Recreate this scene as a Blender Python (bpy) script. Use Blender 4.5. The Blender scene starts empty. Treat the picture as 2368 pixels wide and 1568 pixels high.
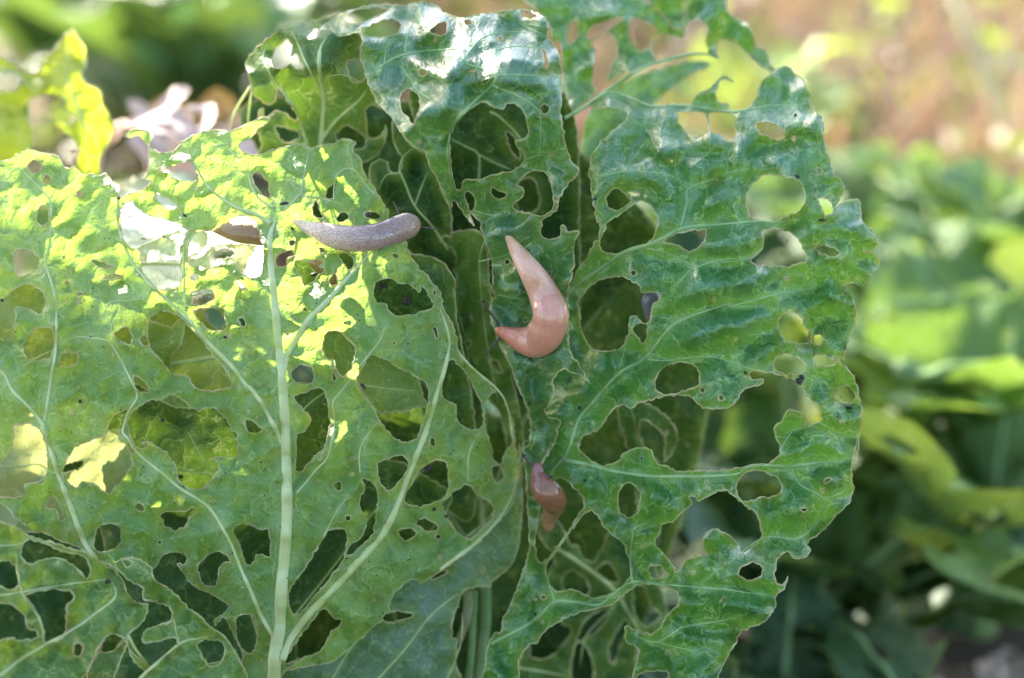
import bpy, math, random
import numpy as np
from mathutils import Vector, noise, kdtree, Matrix
from mathutils.geometry import delaunay_2d_cdt
random.seed(7)
SC = bpy.context.scene
COL = SC.collection
R = math.radians
# ------------------------------------------------------------------ camera
FOC = 0.444                      # metres from lens to the leaves in focus
PITCH = 25.0
cam_d = bpy.data.cameras.new('camera'); cam = bpy.data.objects.new('camera', cam_d); COL.objects.link(cam)
CAM = Vector((0, -FOC*math.cos(R(PITCH)), 0.264 + FOC*math.sin(R(PITCH))))
cam.location = CAM; cam.rotation_euler = (R(90-PITCH), 0, 0)
cam_d.sensor_width = 36; cam_d.lens = 36*FOC/0.32
cam_d.clip_start = 0.01; cam_d.clip_end = 200
cam_d.dof.use_dof = True; cam_d.dof.focus_distance = FOC+0.002; cam_d.dof.aperture_fstop = 4.2
SC.camera = cam
# ------------------------------------------------------------------ sky and sun
SUN_EL, SUN_AZ = 22.0, -34.0     # azimuth from +Y (away from the camera) towards +X
wd = bpy.data.worlds.new('World'); SC.world = wd; wd.use_nodes = True
nt = wd.node_tree; nt.nodes.clear()
sky = nt.nodes.new('ShaderNodeTexSky'); sky.sky_type = 'NISHITA'; sky.sun_disc = False
sky.sun_elevation = R(SUN_EL); sky.sun_rotation = R(SUN_AZ); sky.air_density = 1.0; sky.dust_density = 2.0
bg = nt.nodes.new('ShaderNodeBackground'); bg.inputs[1].default_value = 0.15
wo = nt.nodes.new('ShaderNodeOutputWorld')
nt.links.new(sky.outputs[0], bg.inputs[0]); nt.links.new(bg.outputs[0], wo.inputs[0])
sd = bpy.data.lights.new('sun', 'SUN'); sd.energy = 5.0; sd.angle = R(0.6); sd.color = (1, .93, .80)
so = bpy.data.objects.new('sun', sd); COL.objects.link(so)
SDIR = Vector((math.cos(R(SUN_EL))*math.sin(R(SUN_AZ)), math.cos(R(SUN_EL))*math.cos(R(SUN_AZ)), math.sin(R(SUN_EL))))
so.rotation_euler = SDIR.to_track_quat('Z', 'Y').to_euler(); so.location = SDIR*3
vs = SC.view_settings; vs.view_transform = 'Standard'; vs.look = 'None'; vs.exposure = 2.55; vs.gamma = 1; vs.use_curve_mapping = False
SC.render.engine = 'CYCLES'
SC.cycles.max_bounces = 4; SC.cycles.transmission_bounces = 3; SC.cycles.diffuse_bounces = 3; SC.cycles.glossy_bounces = 2
# ------------------------------------------------------------------ helpers
M = cam.rotation_euler.to_matrix()
RT, UP, FW = M.col[0].copy(), M.col[1].copy(), -M.col[2].copy()
U = 0.32/2368                    # metres per tracing unit at the focus distance
def W(x, y, dep):                # tracing point at its own distance (dep in cm behind the focus) -> world
    s = FOC + dep*0.01; k = s/FOC*U
    return CAM + RT*((x-1184)*k) + UP*((784-y)*k) + FW*s
TX = dict(a=0, b=850, c=1713)
TCOL = dict(a=(0, 900, 1800, 2600), b=(0, 1000, 1900, 2700), c=(0, 1000, 1900, 2700))
def P(s, close=True):            # "b3:540,990 480,1060 D:100,200" -> tracing units
    out = []; ox, oy, k = 0, 0, 1
    for w in s.replace(':', ': ').split():
        if w.endswith(':'):
            if w == 'D:': ox, oy, k = 0, 0, 1
            else:
                ox, oy, k = TCOL[w[0]][int(w[1])-1]*0.578125, TX[w[0]]*0.578125, 0.36866
            continue
        a = w.split(','); out.append((ox+float(a[0])*k, oy+float(a[1])*k))
    return out
def PL(s): return [P(q) for q in s.split(';') if q.strip()]
def catmull(p, closed, step):
    n = len(p); out = []
    rng = range(n if closed else n-1)
    for i in rng:
        g = (lambda j: p[j % n]) if closed else (lambda j: p[min(max(j, 0), n-1)])
        p0, p1, p2, p3 = g(i-1), g(i), g(i+1), g(i+2)
        L = math.dist(p1[:2], p2[:2]); m = max(1, int(L/step+.5))
        for j in range(m):
            t = j/m
            out.append(tuple(.5*((2*b)+(-a+c)*t+(2*a-5*b+4*c-d)*t*t+(-a+3*b-3*c+d)*t**3) for a, b, c, d in zip(p0, p1, p2, p3)))
    if not closed: out.append(tuple(p[-1]))
    return out
def inside(pts, poly):
    x, y = pts[:, 0], pts[:, 1]; r = np.zeros(len(pts), bool)
    a = np.array(poly); b = np.roll(a, -1, 0)
    bb = (x > a[:, 0].min()) & (x < a[:, 0].max()) & (y > a[:, 1].min()) & (y < a[:, 1].max())
    ix = np.nonzero(bb)[0]
    if len(ix) == 0: return r
    xs, ys = x[ix], y[ix]; q = np.zeros(len(ix), bool)
    for (x0, y0), (x1, y1) in zip(a, b):
        if y0 == y1: continue
        c = ((y0 > ys) != (y1 > ys)) & (xs < (x1-x0)*(ys-y0)/(y1-y0)+x0)
        q ^= c
    r[ix] = q; return r
def tps(ctrl):                   # thin plate through (x, y, depth)
    c = np.array(ctrl, float); n = len(c); X = c[:, :2]/500
    def ph(r2): return np.where(r2 > 1e-12, .5*r2*np.log(np.maximum(r2, 1e-12)), 0)
    K = ph(((X[:, None]-X[None])**2).sum(-1)) + np.eye(n)*0.002
    Pm = np.hstack([np.ones((n, 1)), X]); A = np.block([[K, Pm], [Pm.T, np.zeros((3, 3))]])
    w = np.linalg.solve(A, np.concatenate([c[:, 2], [0, 0, 0]]))
    def f(q):
        q = np.asarray(q, float)[:, :2]/500
        return ph(((q[:, None]-X[None])**2).sum(-1)) @ w[:n] + w[n] + q @ w[n+1:]
    return f
def link(name, me, parent=None):
    o = bpy.data.objects.new(name, me); COL.objects.link(o)
    if parent: o.parent = parent
    return o
def tag(o, label=None, cat=None, group=None, kind=None):
    if label: o['label'] = label
    if cat: o['category'] = cat
    if group: o['group'] = group
    if kind: o['kind'] = kind
    return o
def empty(name, loc=(0, 0, 0)):
    o = bpy.data.objects.new(name, None); COL.objects.link(o); o.location = loc; o.empty_display_size = .02; return o
def mesh(name, vs, fs, mats, mi=None, smooth=True):
    me = bpy.data.meshes.new(name); me.from_pydata([tuple(v) for v in vs], [], fs)
    for m in mats: me.materials.append(m)
    if mi is not None: me.polygons.foreach_set('material_index', mi)
    if smooth: me.polygons.foreach_set('use_smooth', [True]*len(fs))
    me.update(); return me
def tube_into(vs, fs, path, rad, ns=7, closed=False, caps=True, squash=1.0, nrm=None, ridge=0.):
    """path of Vectors, rad list"""
    n = len(path); b0 = len(vs)
    for i in range(n):
        a = path[(i-1) % n] if (closed or i > 0) else path[i]; b = path[(i+1) % n] if (closed or i < n-1) else path[i]
        t = (b-a); t = t.normalized() if t.length > 1e-9 else Vector((0, 0, 1))
        ref = nrm if nrm is not None else FW
        s = t.cross(ref); s = s.normalized() if s.length > 1e-6 else Vector((1, 0, 0)); u = s.cross(t)
        for j in range(ns):
            an = 2*math.pi*j/ns; q = 1+ridge*math.cos(an*7+i*.03)+ridge*.6*noise.noise(Vector((i*.25, an*2, 0)))
            vs.append(path[i]+s*(math.cos(an)*rad[i]*q)+u*(math.sin(an)*rad[i]*squash*q))
    m = n if closed else n-1
    for i in range(m):
        k = (i+1) % n
        for j in range(ns):
            l = (j+1) % ns
            fs.append((b0+i*ns+j, b0+i*ns+l, b0+k*ns+l, b0+k*ns+j))
    if caps and not closed:
        fs.append(tuple(b0+j for j in range(ns))[::-1]); fs.append(tuple(b0+(n-1)*ns+j for j in range(ns)))
def noi(x, y, z, s): return noise.noise(Vector((x*s, y*s, z)))
# ------------------------------------------------------------------ materials
def nodes(name):
    m = bpy.data.materials.new(name); m.use_nodes = True; t = m.node_tree; t.nodes.clear()
    def N(ty, **kw):
        n = t.nodes.new('ShaderNode'+ty)
        for k, v in kw.items():
            if k.startswith('i_'): n.inputs[int(k[2:])].default_value = v
            else: setattr(n, k, v)
        return n
    def Lk(a, b): t.links.new(a, b)
    return m, N, Lk
def c4(c): return (c[0], c[1], c[2], 1)
def mixc(N, Lk, fac, a, b, mode='MIX'):
    n = N('Mix', data_type='RGBA', blend_type=mode)
    for sock, v in ((n.inputs[0], fac), (n.inputs[6], a), (n.inputs[7], b)):
        if hasattr(v, 'links'): Lk(v, sock)
        elif isinstance(v, (int, float)): sock.default_value = v
        else: sock.default_value = c4(v)
    return n.outputs[2]
def ramp(N, Lk, src, p0, p1, v0=0., v1=1.):
    n = N('MapRange'); n.clamp = True; n.interpolation_type = 'SMOOTHSTEP'
    for i, v in zip((1, 2, 3, 4), (p0, p1, v0, v1)): n.inputs[i].default_value = v
    Lk(src, n.inputs[0]); return n.outputs[0]
def leaf_mat(name, base, alt, wax, trans, twt=0.4, rough=.42, wax_amt=.45, vein_c=(.32, .42, .14), bump=.5, spots=.5, coat=.0, net=1.0, wgrad=False, spec=.5):
    m, N, Lk = nodes(name)
    at = N('Attribute', attribute_name='ld'); ed = N('Attribute', attribute_name='edge'); ve = N('Attribute', attribute_name='vein')
    def nz(s, d=4, r=.55, off=0):
        mp = N('Mapping'); mp.inputs[1].default_value = (off, off*.7, 0); Lk(at.outputs[1], mp.inputs[0])
        n = N('TexNoise'); n.inputs['Scale'].default_value = s; n.inputs['Detail'].default_value = d; n.inputs['Roughness'].default_value = r
        Lk(mp.outputs[0], n.inputs[0]); return n
    big = nz(.9, 3); mid = nz(3.2, 5, .6, 5); fine = nz(22, 4, .7, 9); patch = nz(1.7, 6, .68, 21)
    # warped coordinates for the small net of veins
    wv = N('VectorMath', operation='MULTIPLY_ADD'); wn = nz(3, 3, .5, 3)
    Lk(wn.outputs['Color'], wv.inputs[0]); wv.inputs[1].default_value = (.8, .8, 0); Lk(at.outputs[1], wv.inputs[2])
    def vor(s):
        v = N('TexVoronoi', feature='DISTANCE_TO_EDGE', voronoi_dimensions='2D'); v.inputs['Scale'].default_value = s; Lk(wv.outputs[0], v.inputs['Vector']); return v.outputs['Distance']
    v1 = vor(1.5); v2 = vor(5.5); v3 = vor(16)
    l1 = ramp(N, Lk, v1, .004, .032, 1.1*net, 0); l2 = ramp(N, Lk, v2, .0, .10, .42*net, 0); l3 = ramp(N, Lk, v3, 0, .14, .12*net, 0)
    ad = N('Math', operation='MAXIMUM'); Lk(l1, ad.inputs[0]); Lk(l2, ad.inputs[1])
    ad2 = N('Math', operation='MAXIMUM'); Lk(ad.outputs[0], ad2.inputs[0]); Lk(l3, ad2.inputs[1])
    c = mixc(N, Lk, ramp(N, Lk, big.outputs[0], .3, .7), base, alt)
    c = mixc(N, Lk, ramp(N, Lk, mid.outputs[0], .3, .75, 0, .35), c, tuple(x*.62 for x in base))
    wxf = N('Math', operation='MULTIPLY'); Lk(ramp(N, Lk, patch.outputs[0], .38, .68, .15, 1.), wxf.inputs[0]); Lk(ramp(N, Lk, fine.outputs[0], .3, .75, .5, 1.), wxf.inputs[1])
    wx2 = N('Math', operation='MULTIPLY', i_1=wax_amt); Lk(wxf.outputs[0], wx2.inputs[0])
    if wgrad:                    # the bloom is thicker on the upper, outer part of the leaf
        sy = N('SeparateXYZ'); Lk(at.outputs[1], sy.inputs[0]); wg = N('Math', operation='MULTIPLY'); Lk(ramp(N, Lk, sy.outputs[1], 6, 12, 1, .16), wg.inputs[0]); Lk(wx2.outputs[0], wg.inputs[1]); wx2 = wg
    c = mixc(N, Lk, wx2.outputs[0], c, wax)
    nf = N('Math', operation='MULTIPLY', i_1=.8); Lk(ad2.outputs[0], nf.inputs[0])
    c = mixc(N, Lk, nf.outputs[0], c, vein_c)
    vh = N('Math', operation='MULTIPLY', i_1=.5); Lk(ve.outputs['Fac'], vh.inputs[0])
    c = mixc(N, Lk, vh.outputs[0], c, vein_c)
    # dark specks and pale scars
    sp = N('TexVoronoi', voronoi_dimensions='2D'); sp.inputs['Scale'].default_value = 7.5; Lk(at.outputs[1], sp.inputs['Vector'])
    sm = N('Math', operation='MULTIPLY'); Lk(ramp(N, Lk, sp.outputs['Distance'], .02, .07, 1, 0), sm.inputs[0])
    sc = N('SeparateColor'); Lk(sp.outputs['Color'], sc.inputs[0]); Lk(ramp(N, Lk, sc.outputs[0], .70, .72, 0, spots), sm.inputs[1])
    c = mixc(N, Lk, sm.outputs[0], c, (.03, .022, .014))
    s2 = N('TexVoronoi', voronoi_dimensions='2D'); s2.inputs['Scale'].default_value = 2.6; Lk(wv.outputs[0], s2.inputs['Vector'])
    s3 = N('SeparateColor'); Lk(s2.outputs['Color'], s3.inputs[0])
    s4 = N('Math', operation='MULTIPLY'); Lk(ramp(N, Lk, s2.outputs['Distance'], .05, .13, 1, 0), s4.inputs[0]); Lk(ramp(N, Lk, s3.outputs[1], .86, .88, 0, .7), s4.inputs[1])
    c = mixc(N, Lk, s4.outputs[0], c, (.36, .33, .16))
    # dried rim along bites
    en = N('Math', operation='MULTIPLY_ADD', i_1=7.0); Lk(mid.outputs[0], en.inputs[0]); Lk(ed.outputs['Fac'], en.inputs[2])
    ef = ramp(N, Lk, en.outputs[0], 3.8, 8.5, .65, 0)
    rim = mixc(N, Lk, mid.outputs[0], (.40, .50, .20), (.50, .37, .20))
    hal = ramp(N, Lk, ed.outputs['Fac'], 6., 34., .38, 0)
    c = mixc(N, Lk, hal, c, (.17, .25, .035))
    cf = mixc(N, Lk, ef, c, rim)
    pr = N('BsdfPrincipled'); Lk(cf, pr.inputs['Base Color']); pr.inputs['Specular IOR Level'].default_value = spec; pr.inputs['IOR'].default_value = 1.5; pr.inputs['Coat IOR'].default_value = 1.6
    rr = N('MapRange'); Lk(patch.outputs[0], rr.inputs[0]); rr.inputs[1].default_value = .3; rr.inputs[2].default_value = .7; rr.inputs[3].default_value = rough-.12; rr.inputs[4].default_value = rough+.14
    Lk(rr.outputs[0], pr.inputs['Roughness']); pr.inputs['Coat Weight'].default_value = coat; pr.inputs['Coat Roughness'].default_value = .22
    tr = N('BsdfTranslucent')
    tc = mixc(N, Lk, ramp(N, Lk, big.outputs[0], .3, .7), trans, tuple(x*.72 for x in trans))
    nf2 = N('Math', operation='MULTIPLY', i_1=.5); Lk(ad2.outputs[0], nf2.inputs[0])
    tc = mixc(N, Lk, nf2.outputs[0], tc, (.7, .75, .35))
    tc = mixc(N, Lk, ef, tc, (.7, .55, .25)); Lk(tc, tr.inputs[0])
    bm = N('Bump'); bm.inputs['Strength'].default_value = bump; bm.inputs['Distance'].default_value = .0008
    h1 = ramp(N, Lk, v1, 0, .30); h2 = ramp(N, Lk, v2, 0, .35, 0, .25)
    ha = N('Math', operation='ADD'); Lk(h1, ha.inputs[0]); Lk(h2, ha.inputs[1])
    hb = N('Math', operation='MULTIPLY_ADD', i_1=.12); Lk(mid.outputs[0], hb.inputs[0]); Lk(ha.outputs[0], hb.inputs[2])
    hc = N('Math', operation='MULTIPLY_ADD', i_1=.08); Lk(fine.outputs[0], hc.inputs[0]); Lk(hb.outputs[0], hc.inputs[2])
    Lk(hc.outputs[0], bm.inputs['Height']); Lk(bm.outputs[0], pr.inputs['Normal']); Lk(bm.outputs[0], tr.inputs['Normal'])
    mx = N('MixShader'); mx.inputs[0].default_value = twt; Lk(pr.outputs[0], mx.inputs[1]); Lk(tr.outputs[0], mx.inputs[2])
    o = N('OutputMaterial'); Lk(mx.outputs[0], o.inputs[0]); return m
def simple_mat(name, c1, c2, scale=60, rough=.5, twt=0., trans=(.6, .6, .2), bump=.3, sss=0., bd=.0006, stretch=(1, 1, 1)):
    m, N, Lk = nodes(name); tc = N('TexCoord'); mp = N('Mapping'); mp.inputs[3].default_value = stretch; Lk(tc.outputs['Object'], mp.inputs[0])
    n = N('TexNoise'); n.inputs['Scale'].default_value = scale; n.inputs['Detail'].default_value = 6; n.inputs['Roughness'].default_value = .65; Lk(mp.outputs[0], n.inputs[0])
    c = mixc(N, Lk, ramp(N, Lk, n.outputs[0], .32, .68), c1, c2)
    pr = N('BsdfPrincipled'); Lk(c, pr.inputs['Base Color']); pr.inputs['Roughness'].default_value = rough
    if sss: pr.inputs['Subsurface Weight'].default_value = sss; pr.inputs['Subsurface Radius'].default_value = (1, .5, .3); pr.inputs['Subsurface Scale'].default_value = .002
    bm = N('Bump'); bm.inputs['Strength'].default_value = bump; bm.inputs['Distance'].default_value = bd; Lk(n.outputs[0], bm.inputs['Height']); Lk(bm.outputs[0], pr.inputs['Normal'])
    o = N('OutputMaterial')
    if twt:
        tr = N('BsdfTranslucent'); tr.inputs[0].default_value = c4(trans); mx = N('MixShader'); mx.inputs[0].default_value = twt
        Lk(pr.outputs[0], mx.inputs[1]); Lk(tr.outputs[0], mx.inputs[2]); Lk(mx.outputs[0], o.inputs[0])
    else: Lk(pr.outputs[0], o.inputs[0])
    return m
YT = (.42, .56, .03)
MAT = dict(
 pale=leaf_mat('pale leaf underside', (.09, .24, .040), (.175, .31, .05), (.28, .44, .25), (.50, .76, .10), .40, .46, .7, (.36, .50, .24), .6, .6, net=1.),
 dark=leaf_mat('glossy leaf upper side', (.014, .095, .024), (.032, .125, .02), (.16, .30, .26), (.14, .42, .03), .2, .36, .45, (.18, .34, .12), .8, .3, .6, net=.8, wgrad=True),
 mid=leaf_mat('blue green leaf upper side', (.014, .125, .024), (.045, .170, .016), (.14, .31, .25), (.22, .52, .03), .24, .34, .5, (.24, .44, .15), .7, .35, .42, net=.8, wgrad=True),
 inner=leaf_mat('shade-darkened inner leaf', (.008, .036, .006), (.013, .048, .008), (.02, .06, .035), (.10, .24, .01), .08, .6, .1, (.07, .15, .03), .5, .2, spec=.2),  # shade of the gaps put into the colour, darker than the outer leaves
 under=leaf_mat('leaf behind', (.014, .060, .013), (.022, .075, .014), (.05, .11, .07), (.20, .38, .02), .12, .55, .2, (.14, .24, .07), .4, .5, spec=.3),  # base colour lowered to paint in the shade behind the holes
 cream=leaf_mat('yellowing leaf', (.30, .36, .15), (.26, .34, .12), (.42, .46, .30), (.6, .62, .2), .35, .5, .35, (.5, .52, .28), .3, .6),
 white=leaf_mat('leaf whitened for sun glare', (.50, .58, .36), (.58, .64, .42), (.7, .74, .6), (.8, .8, .4), .3, .4, .5, (.7, .74, .5), .4, .4),  # sun glare put into the colour as near-white
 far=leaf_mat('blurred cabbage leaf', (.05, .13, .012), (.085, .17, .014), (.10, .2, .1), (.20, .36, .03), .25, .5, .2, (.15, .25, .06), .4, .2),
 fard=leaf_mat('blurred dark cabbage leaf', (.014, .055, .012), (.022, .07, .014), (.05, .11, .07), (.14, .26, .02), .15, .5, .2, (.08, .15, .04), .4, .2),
 lime=leaf_mat('young lime leaf', (.12, .22, .04), (.16, .26, .045), (.25, .33, .2), (.5, .62, .05), .28, .45, .3, (.36, .45, .15), .4, .5),
 lower=leaf_mat('waxy lower leaf', (.055, .135, .04), (.07, .16, .045), (.24, .34, .36), (.2, .38, .04), .22, .45, .62, (.24, .36, .16), .45, .4),
 yellow=leaf_mat('yellow green leaf', (.16, .27, .02), (.22, .30, .02), (.25, .34, .1), (.60, .70, .015), .55, .5, .15, (.4, .45, .1), .4, .3),
 front=leaf_mat('front leaf', (.045, .15, .025), (.07, .18, .028), (.14, .24, .14), (.30, .46, .03), .28, .42, .35, (.28, .38, .12), .5, .3),
)
RIM = simple_mat('dried leaf rim', (.40, .52, .20), (.62, .50, .32), 40, .55, .25, (.7, .6, .3))
VEINP = simple_mat('pale rib', (.56, .62, .26), (.70, .74, .42), 70, .6, .3, (.7, .75, .35), .35, stretch=(1, 1, 1))
VEIND = simple_mat('green rib', (.32, .50, .20), (.42, .58, .28), 70, .4, .25, (.4, .5, .15), .3)
# ------------------------------------------------------------------ leaves
def worley(q, s, seed):          # distance from the nearest cell border, in cells
    p = np.asarray(q)[:, :2]/s+seed*7.3; c = np.floor(p); F1 = np.full(len(p), 9.); F2 = np.full(len(p), 9.)
    for dx in (-1, 0, 1):
        for dy in (-1, 0, 1):
            k = c+(dx, dy); a = np.sin(k[:, 0]*127.1+k[:, 1]*311.7+seed)*43758.5; b = np.sin(k[:, 0]*269.5+k[:, 1]*183.3+seed)*43758.5
            d = np.hypot(k[:, 0]+.15+.7*(a-np.floor(a))-p[:, 0], k[:, 1]+.15+.7*(b-np.floor(b))-p[:, 1])
            F2 = np.minimum(F2, np.maximum(F1, d)); F1 = np.minimum(F1, d)
    return F2-F1
def leaf(label, mat, outl, holes, ctrl, veins=(), h=8., pk=.12, side=1, ruf=.25, rag=1.1, vm=None, ns=1.0, parent=None, rimr=1.4, pin=0, seed=0., curl=.0, lump=.12, rimmat=None, name='leaf', cell=.10, ridges=()):
    """side=+1: the ribs stand towards the viewer (underside); -1: upper side, blade puffs out between the ribs"""
    f0 = tps(ctrl); vm = vm or (VEINP if side > 0 else VEIND)
    def cont(p):
        c = catmull(p, True, 3.6); out = []
        n = len(c)
        for i, (x, y) in enumerate(c):
            j = max(0, noi(x, y, seed+40, .02)+.35)*1.5      # some stretches are torn, others cleanly rasped
            out.append((x+rag*(noi(x, y, seed+3, .09)*3.4+j*noi(x, y, seed+5, .3)*2.6), y+rag*(noi(x, y, seed+8, .09)*3.4+j*noi(x, y, seed+11, .3)*2.6)))
        return out
    OC = [cont(p) for p in outl]; HC = [cont(p) for p in holes]
    rp = random.Random(int(seed*10)+1); tries = 0; ex = np.array([q for c in OC+HC for q in c]); vx = np.array([q for _, _, s in veins for q in P(s)] or [(1e6, 1e6)]); npin = 0
    bx0, by0 = ex.min(0); bx1, by1 = ex.max(0)
    if pin:
        pc = np.array([(rp.uniform(bx0, bx1), rp.uniform(by0, by1)) for _ in range(pin*12)]); okp = np.zeros(len(pc), bool)
        for o in OC: okp |= inside(pc, o)
        for o in HC: okp &= ~inside(pc, o)
        pc = pc[okp]
    else: pc = []
    for c in pc:                 # pinholes
        if npin >= pin: break
        c = c[None]; r = rp.choice((2.2, 2.6, 3.2, 4.2, 6.5))
        if np.hypot(*(ex-c).T).min() < r+8 or np.hypot(*(vx-c).T).min() < r+9: continue
        el = rp.uniform(.6, 1.); ph = rp.uniform(0, 3)
        HC.append([(c[0, 0]+r*math.cos(t)*math.cos(ph)-r*el*math.sin(t)*math.sin(ph)+rp.uniform(-.4, .4), c[0, 1]+r*math.cos(t)*math.sin(ph)+r*el*math.sin(t)*math.cos(ph)+rp.uniform(-.4, .4)) for t in [6.2832*k/9 for k in range(9)]])
        ex = np.vstack([ex, HC[-1]]); npin += 1
    allc = OC+HC
    bp = np.array([q for c in allc for q in c]); kd = kdtree.KDTree(len(bp))
    for i, q in enumerate(bp): kd.insert((q[0], q[1], 0), i)
    kd.balance()
    VS = []                      # ribs: (path[(x,y,w)])
    for w0, w1, s in veins:
        p = P(s); p3 = [(x, y, w0+(w1-w0)*i/(len(p)-1)) for i, (x, y) in enumerate(p)]
        VS.append(catmull(p3, False, 7.))
    kv = kdtree.KDTree(max(1, sum(len(v) for v in VS))); k = 0; vw = []
    for v in VS:
        for q in v: kv.insert((q[0], q[1], 0), k); vw.append(q[2]); k += 1
    if not VS: kv.insert((1e6, 1e6, 0), 0); vw.append(1)
    kv.balance()
    x0, y0 = bp.min(0); x1, y1 = bp.max(0)
    pts = []
    gy = y0; r = 0
    while gy < y1:
        gx = x0+(h/2 if r % 2 else 0)
        while gx < x1:
            pts.append((gx+random.uniform(-1, 1)*h*.15, gy+random.uniform(-1, 1)*h*.15)); gx += h
        gy += h*.87; r += 1
    pts = np.array(pts)
    for c in allc:               # inset rings
        a = np.array(c); t = np.roll(a, -1, 0)-np.roll(a, 1, 0); t /= np.maximum(np.linalg.norm(t, axis=1), 1e-6)[:, None]
        nn = np.stack([-t[:, 1], t[:, 0]], 1)
        for d in (3.2, -3.2): pts = np.vstack([pts, a+nn*d])
    ok = np.zeros(len(pts), bool)
    for c in OC: ok |= inside(pts, c)
    for c in HC: ok &= ~inside(pts, c)
    pts = pts[ok]
    pts = np.array([q for q in pts if kd.find((q[0], q[1], 0))[2] > 2.6])
    if VS:
        vp = np.array([(q[0], q[1]) for v in VS for q in v]); okv = np.zeros(len(vp), bool)
        for c in OC: okv |= inside(vp, c)
        for c in HC: okv &= ~inside(vp, c)
        vp = vp[okv]
        pts = np.array([q for q in pts if kv.find((q[0], q[1], 0))[2] > 3.]+[q for q in vp if kd.find((q[0], q[1], 0))[2] > 2.6])
    V = [Vector(q) for c in allc for q in c]+[Vector(q) for q in pts]
    E = []; b = 0
    for c in allc:
        n = len(c); E += [(b+i, b+(i+1) % n) for i in range(n)]; b += n
    ov, oe, of, _, _, _ = delaunay_2d_cdt(V, E, [], 0, .15)
    ov = np.array([(v.x, v.y) for v in ov]); of = np.array([f for f in of if len(f) == 3])
    ce = ov[of].mean(1); ok = np.zeros(len(ce), bool)
    for c in OC: ok |= inside(ce, c)
    for c in HC: ok &= ~inside(ce, c)
    of = of[ok]
    used = np.unique(of); rm = -np.ones(len(ov), int); rm[used] = np.arange(len(used)); ov = ov[used]; of = rm[of]
    RG = [np.array([(a[0], a[1]) for a in catmull([(x, y, 0) for x, y in P(s)], False, 5.)]) for s in ridges]
    def depth(q):
        z = f0(q); de = []; dv = []; q2 = np.asarray(q)[:, :2]
        wq = q2+np.stack([np.sin(q2[:, 1]/37+seed)*14, np.sin(q2[:, 0]/41+seed)*14], 1)
        w1 = np.clip(worley(wq, 96, seed)/.6, 0, 1); w2 = np.clip(worley(wq, 40, seed+5)/.5, 0, 1)
        z += side*cell*(w1*(2-w1)+.14*w2*(2-w2))
        for g in RG:
            d = np.min(np.hypot(q2[:, 0][:, None]-g[None, :, 0], q2[:, 1][:, None]-g[None, :, 1]), 1); z -= .42*np.exp(-(d/30)**2)
        for i, (x, y) in enumerate(np.asarray(q)[:, :2]):
            e = kd.find((x, y, 0))[2]; _, ix, v = kv.find((x, y, 0)); wv = vw[ix]
            d = v
            de.append(e); dv.append(max(0, 1-v/(wv*2.4+7)))
            puff = (1-math.exp(-(d/40)**2))
            z[i] += side*pk*puff*(1+.6*noi(x, y, seed+2, .012))
            z[i] += lump*noi(x, y, seed+1, .014)*2+lump*.35*noi(x, y, seed+4, .03)*puff+.02*noi(x, y, seed+6, .09)
            z[i] += ruf*math.exp(-e/30)*noi(x, y, seed+7, .022)*1.6+curl*math.exp(-e/10)
        return z, de, dv
    z, de, dv = depth(ov)
    vs = [W(x, y, d) for (x, y), d in zip(ov, z)]; fs = [tuple(int(i) for i in f) for f in of]; nb = len(vs); nf = len(fs)
    ld = [(x/100, y/100, seed) for x, y in ov]
    # rims: a thin rounded callus following each edge
    for k, c in enumerate(allc):
        q = np.array(c); own = k < len(OC)
        keep = np.ones(len(q), bool)
        for j, o in enumerate(allc):
            if j == k: continue
            ins = inside(q, o)
            if j >= len(OC): keep &= ~ins
            elif own: keep &= ~ins
        if not own:
            io = np.zeros(len(q), bool)
            for o in OC: io |= inside(q, o)
            keep &= io
        zz, _, _ = depth(q)
        run = []; runs = []
        if keep.all(): runs = [(list(range(len(q))), True)]
        else:
            st = int(np.argmin(keep))
            for i in range(len(q)+1):
                j = (st+i) % len(q)
                if keep[j] and i < len(q): run.append(j)
                else:
                    if len(run) > 2: runs.append((run, False))
                    run = []
        for rn, cl in runs:
            path = [W(q[i][0], q[i][1], zz[i]) for i in rn]
            rad = [U*rimr*(.35+1.9*abs(noi(q[i][0], q[i][1], seed+20, .035))+.4*abs(noi(q[i][0], q[i][1], seed+21, .2))) for i in rn]
            b1 = len(vs); tube_into(vs, fs, path, rad, 5, closed=cl)
            for i in rn: ld += [(q[i][0]/100, q[i][1]/100, seed)]*5
    n2 = len(vs)-nb
    me = mesh(name, vs, fs, [mat, rimmat or RIM], [0]*nf+[1]*(len(fs)-nf))
    a = me.attributes.new('edge', 'FLOAT', 'POINT'); a.data.foreach_set('value', list(de)+[0.]*n2)
    a = me.attributes.new('vein', 'FLOAT', 'POINT'); a.data.foreach_set('value', list(dv)+[0.]*n2)
    a = me.attributes.new('ld', 'FLOAT_VECTOR', 'POINT'); a.data.foreach_set('vector', [x for v in ld for x in v])
    o = link(name, me, parent)
    if label: o['label'] = label
    for i, v in enumerate(VS):
        q = np.array([(a[0], a[1]) for a in v])
        zz, _, _ = depth(q)
        nm = ('midrib' if i == 0 else 'side_vein') if v[0][2] > 3.4 else 'side_vein'
        sg = .25 if side > 0 else -.25
        path = []; rad = []
        for (x, y, w), d in zip(v, zz):
            rr = w*.5*(1+.2*noi(x, y, seed+30, .03))*(1 if w > 9 else .85 if side > 0 else 1.25); rad.append(rr*U)
            path.append(W(x, y, d-(rr*U*100)*(.12 if side > 0 else -.2 if w < 4 else .0)))
        for tq in range(min(6, len(rad))): rad[-1-tq] *= .2+.13*tq
        vv = []; ff = []; tube_into(vv, ff, path, rad, 28 if v[0][2] > 12 else 10 if v[0][2] > 8 else 7, squash=.75, ridge=.05 if v[0][2] > 12 else 0)
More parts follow.
